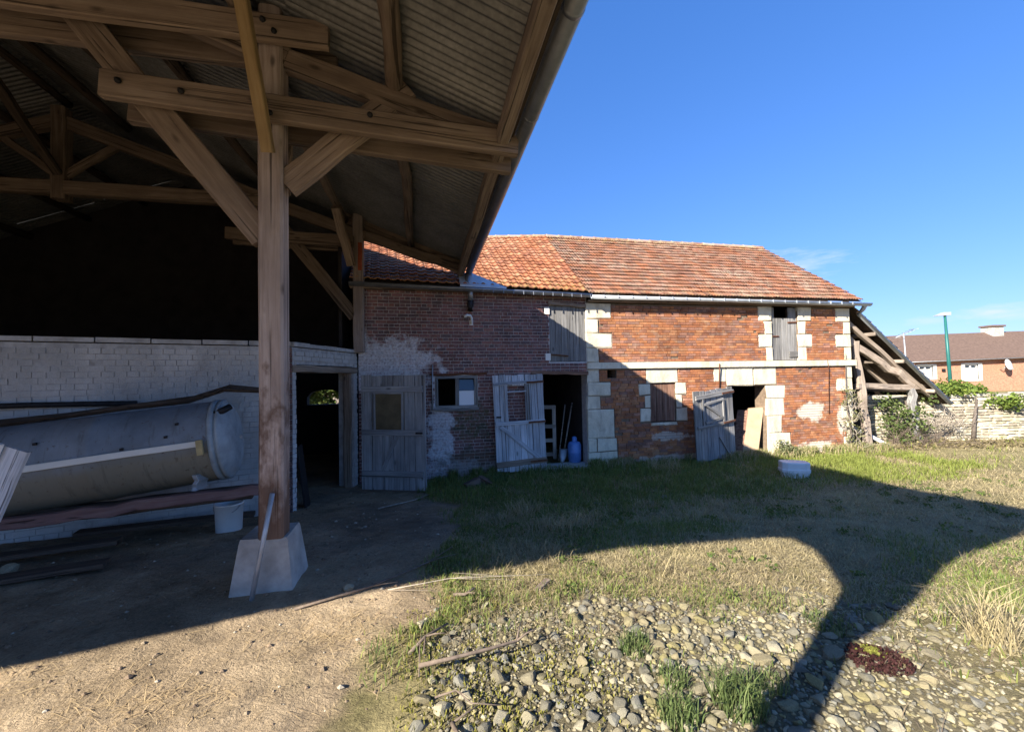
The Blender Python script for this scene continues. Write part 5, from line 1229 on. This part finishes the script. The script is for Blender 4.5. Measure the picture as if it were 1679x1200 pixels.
stick([(-.45, 3.15, .0), (-.36, 3.08, .04), (-.30, 3.12, .06)], .014, 'twig', 'curled dark root piece at the grass edge', .02, ((1, .06, -.06, .04),))
stick([(-1.9, 6.0, 0), (-1.5, 6.5, .01), (-1.3, 7.0, .01)], .01, 'twig_pale', 'pale stick on dark earth before the dull plank door', .01)
stick([(-.30, 1.98, .0), (-.24, 1.86, .02), (-.2, 1.78, .02)], .011, 'twig', 'dark twig at the very bottom of the rubble', .03, ((0, .12, .08, .02),))
o_ = plank('weathered_board', (.16, 3.22, ghf(.16, 3.22) + .02), (.25, 3.36, ghf(.25, 3.36) + .025), .05, .02, 'barn_brown'); tag(o_, 'short brown board on the grass edge', 'board')
# junk and slab pieces in the grass by the dark barn
q = random.Random(31)
for i, (x, y, lab) in enumerate(((-.75, 7.45, 'dark broken slab half buried at the grass edge before the barn'), (-.50, 7.62, 'second dark slab leaning by the weeds before the pale door'))):
    v = [(a * .14 + q.gauss(0, .015), b * .09 + q.gauss(0, .015), c * .05 + q.gauss(0, .006)) for a in (-1, 1) for b in (-1, 1) for c in (-1, 1)]
    tag(obj('broken_slab', v, BOXF, 'slate_roof', None, Matrix.Translation((x, y, ghf(x, y) + .04)) @ Matrix.Rotation(q.uniform(-.5, .5), 4, 'Y') @ Matrix.Rotation(q.uniform(0, 3), 4, 'Z')), lab, 'slab')
for i, (x, y, r, lab) in enumerate(((1.15, 6.05, .09, 'grey stone in the shaded grass, left of two'), (2.25, 6.45, .10, 'grey stone in the shaded grass, right of two'), (2.35, 3.30, .05, 'pale stone at the mouth of the shadow stripe'), (4.3, 5.6, .05, 'small pale stone on the matted shaded band'))):
    tag(stone_obj('field_stone', x, y, r, i + 3, 4 if i > 1 else 7, .35), lab, 'stone')

# ------------------------------------------------------------------ leafy plants
LEAF = np.array([[-.5, 0, 0], [.5, 0, 0], [.35, .8, .12], [0, 1.15, 0], [-.35, .8, .12]])
def foliage(name, parent, pts, size, cols, mat='leaf'):
    n = len(pts); d = rng.normal(0, 1, (n, 3)); d[:, 2] = np.abs(d[:, 2]) * .6 + .2; d /= np.linalg.norm(d, axis=1)[:, None]
    t = rng.normal(0, 1, (n, 3)); a = np.cross(d, t); a /= np.linalg.norm(a, axis=1)[:, None]; b = np.cross(d, a); s = (size * rng.uniform(.6, 1.3, n))[:, None, None]
    P = pts[:, None, :] + s * (LEAF[None, :, 0, None] * a[:, None, :] + LEAF[None, :, 1, None] * b[:, None, :] + LEAF[None, :, 2, None] * d[:, None, :])
    k = np.arange(n)[:, None] * 5; tri = np.concatenate([k + [[0, 1, 2]], k + [[0, 2, 4]], k + [[4, 2, 3]]], 1).reshape(-1, 3)
    me = bpy.data.meshes.new(name); me.vertices.add(n * 5); me.vertices.foreach_set('co', P.reshape(-1)); me.loops.add(tri.size); me.loops.foreach_set('vertex_index', tri.ravel().astype(np.int32))
    me.polygons.add(len(tri)); me.polygons.foreach_set('loop_start', np.arange(0, tri.size, 3, dtype=np.int32)); me.polygons.foreach_set('loop_total', np.full(len(tri), 3, np.int32)); me.update()
    ca = me.color_attributes.new('Col', 'FLOAT_COLOR', 'POINT'); cc = np.repeat(cols[:, None, :], 5, 1)
    ca.data.foreach_set('color', np.concatenate([cc.reshape(-1, 3), np.ones((n * 5, 1))], 1).astype(np.float32).ravel()); me.materials.append(M[mat])
    return tag(use(name, me, parent), kind='stuff')
def cluster(cs, n, r, sq=(1, 1, .8)):
    cs = np.array(cs); i = rng.integers(0, len(cs), n); d = rng.normal(0, 1, (n, 3)); d /= np.linalg.norm(d, axis=1)[:, None]
    return cs[i] + d * (rng.random(n) ** .5 * r)[:, None] * np.array(sq)
def lc(n, a, b): t = rng.random((n, 1)); return (np.array(a) * (1 - t) + np.array(b) * t) * rng.uniform(.7, 1.25, (n, 1))
def twigs(name, parent, roots, n, L, mat, spread=.5, r=.006, up=.9, k=4):
    V_ = []; F_ = []; mbt = MB()
    for _ in range(n):
        p = Vector(R.choice(roots)) + Vector((R.gauss(0, .12), R.gauss(0, .08), 0)); d = Vector((R.gauss(0, spread), R.gauss(0, spread), up)).normalized(); pts = [p]
        for i in range(3): d = (d + Vector((R.gauss(0, .35), R.gauss(0, .35), R.gauss(-.12, .25)))).normalized(); pts.append(pts[-1] + d * L * R.uniform(.2, .45))
        v, f = tubev(pts, [r, r * .8, r * .6, r * .3], k); mbt.add(v, f)
    return tag(mbt.build(name, mat, parent), kind='stuff')
iv = thing('ivy_shrub', (12.3, 11.2, 0), 'bright green ivy shrub spilling over the rubble wall', 'shrub')
crest = [(x, 11.48 + R.gauss(0, .14), 1.36 + .13 * math.sin(x * 1.7) + R.gauss(0, .07) - max(0, x - 12.2) * .28 - .10) for x in np.linspace(10.8, 13.3, 30)]
pts = cluster(crest, 3600, .24, (1.2, 1, .7)); foliage('foliage', iv, pts, .055, lc(len(pts), (.09, .15, .03), (.24, .30, .06)))
twigs('twigs', iv, [(x, 11.0, .45) for x in np.linspace(10.6, 11.5, 12)], 90, .6, 'twig_pale', .55)
tube('stem', [(11.9, 11.1, -.05), (11.95, 11.1, .5), (12.1, 11.15, 1.1)], [.05, .04, .025], 'bark', iv)
iv2 = thing('creeper_shrub', (10.4, 11.1, 0), 'green creeper and dry twigs tangled behind the lean-to posts', 'shrub')
cs = [(9.9 + R.gauss(0, .28), 10.9 + R.gauss(0, .2), R.uniform(.1, 1.2)) for _ in range(40)]
pts = cluster(cs, 1300, .2); foliage('foliage', iv2, pts, .05, lc(len(pts), (.07, .11, .03), (.17, .21, .07)))
twigs('twigs', iv2, [(x, 10.8, .0) for x in np.linspace(9.6, 10.6, 8)], 120, .8, 'twig', .5); tube('stem', [(10.2, 11.0, -.05), (10.25, 11, .6), (10.1, 11, 1.1)], [.05, .04, .02], 'bark', iv2)
vi = thing('wall_climber', P2(6.6, 0, -.12), 'wispy grey-green climber at the barn corner', 'plant')
cs = [tuple(P2(6.55 + R.gauss(0, .13), R.uniform(.1, 1.45), -.12 + R.gauss(0, .05))) for _ in range(26)]
pts = cluster(cs, 420, .15); foliage('foliage', vi, pts, .035, lc(len(pts), (.13, .14, .05), (.28, .27, .14)))
tube('stem', [P2(6.6, -.05, -.08), P2(6.58, .6, -.06), P2(6.5, 1.2, -.05), P2(6.53, 2.3, -.05)], [.025, .02, .014, .006], 'bark', vi); twigs('twigs', vi, [tuple(P2(6.55, h_, -.1)) for h_ in (.1, .4, .7, 1.0)], 60, .5, 'twig_pale', .5, .005)
bw = thing('low_weed', P2(4.75, 0, -.2), 'grey-green weed at the doorway foot of the orange barn', 'weeds')
pts = cluster([tuple(P2(4.75 + R.gauss(0, .14), R.uniform(.05, .28), -.2 + R.gauss(0, .06))) for _ in range(14)], 500, .13); foliage('foliage', bw, pts, .04, lc(len(pts), (.12, .14, .06), (.24, .25, .13)))
cs = [(9.4 + R.uniform(-1.0, 5.0), 10.7 + R.uniform(-.5, .4), R.uniform(.0, .05)) for _ in range(80)]
sc_ = thing('bramble_scrub', (10, 10, 0), 'low brown bramble scrub at the foot of the rubble wall', 'scrub'); pts = cluster(cs, 2400, .16, (1.5, 1, .4)); foliage('foliage', sc_, pts, .045, lc(len(pts), (.16, .13, .06), (.33, .27, .15))); twigs('twigs', sc_, cs, 200, .35, 'twig', .9, .005, .4)
n = 0; cs = []
for _ in range(900):
    x, y = R.uniform(-.6, 8.5), R.uniform(3.0, 8.4)
    if float(dirt_mask(x, y)) < .3 and float(gravel_mask(x, y)) < .5 and bool(b_clear(np.array([x]), np.array([y]))[0]) and vn(x, y, 1.5, 3, 81) > .52: cs.append((x, y, ghf(x, y) + .03))
pts = cluster(cs, len(cs) * 16, .07, (1, 1, .45)); tag(foliage('broadleaf_weeds', None, pts, .022, lc(len(pts), (.07, .12, .03), (.19, .22, .06))), 'low broad-leaved weeds scattered through the grass', 'weeds')
nc = 150; ox = rng.uniform(-.4, 9, nc); oy = rng.uniform(3.2, 8.2, nc); kk = (dirt_mask(ox, oy) < .4) & (gravel_mask(ox, oy) < .5) & b_clear(ox, oy - .0 + .2); ox, oy = ox[kk], oy[kk]
ix = rng.integers(0, len(ox), 6500); X = ox[ix] + rng.normal(0, .09, 6500); Y = oy[ix] + rng.normal(0, .09, 6500); t = rng.random((6500, 1))
blades('dry_stalk_clumps', X, Y, rng.uniform(.06, .24, 6500), np.full(6500, .0055), rng.uniform(.3, 1.4, 6500), (straw * (1 - t) + grey * .7 * t) * rng.uniform(.7, 1.2, (6500, 1)), 'grass', 'bent dry stalks scattered through the yard grass', 'dry grass', flat=rng.uniform(.4, 1.0, 6500))
# greenery seen through the arched opening
c0_ = H(22.0, -4.8, 0); gb_ = thing('garden_bush', c0_, 'sunlit green bush glimpsed through the arched opening', 'bush')
cs = [tuple(H(22.0 + R.gauss(0, .4), -4.85 + R.uniform(-2.4, 2.4), R.uniform(.1, 2.4))) for _ in range(80)]
pts = cluster(cs, 11000, .6); foliage('foliage', gb_, pts, .13, lc(len(pts), (.08, .125, .025), (.19, .23, .06))); tube('stem', [c0_, c0_ + Vector((.05, 0, .8)), c0_ + Vector((0, .1, 1.6))], [.06, .05, .03], 'bark', gb_)
# hedge behind the far wall and a far shrub
hd = thing('far_shrub', (42.9, 34, 0), 'small green shrub before the far house', 'shrub'); pts = cluster([(43.2 + R.gauss(0, .5), 34, R.uniform(.2, 1.0)) for _ in range(12)], 700, .4); foliage('foliage', hd, pts, .12, lc(len(pts), (.09, .14, .03), (.22, .28, .07))); tube('stem', [(43.1, 34, -.1), (43.1, 34, .6)], .05, 'bark', hd)
# dark red stonecrop patch
rp = thing('stonecrop_patch', (1.98, 2.38, ghf(1.98, 2.38)), 'dark red stonecrop patch with a mossy centre on the rubble', 'plant')
n = 900; a = rng.uniform(0, 6.28, n); r_ = .145 * np.sqrt(rng.random(n)); X = 1.99 + r_ * np.cos(a) * 1.15; Y = 2.39 + r_ * np.sin(a) * .85; pts = np.stack([X, Y, gh(X, Y) + .012 + .02 * rng.random(n) + .02 * (1 - r_ / .145)], -1)
foliage('foliage', rp, pts, .013, lc(n, (.04, .014, .015), (.085, .035, .03)))
n = 160; X = 1.97 + rng.normal(0, .03, n); Y = 2.41 + rng.normal(0, .02, n); pts = np.stack([X, Y, gh(X, Y) + .045 + .01 * rng.random(n)], -1); foliage('moss', rp, pts, .010, lc(n, (.16, .17, .03), (.28, .27, .06)))
for nm in ('x',):
    if nm in bpy.data.materials: bpy.data.materials.remove(bpy.data.materials[nm])
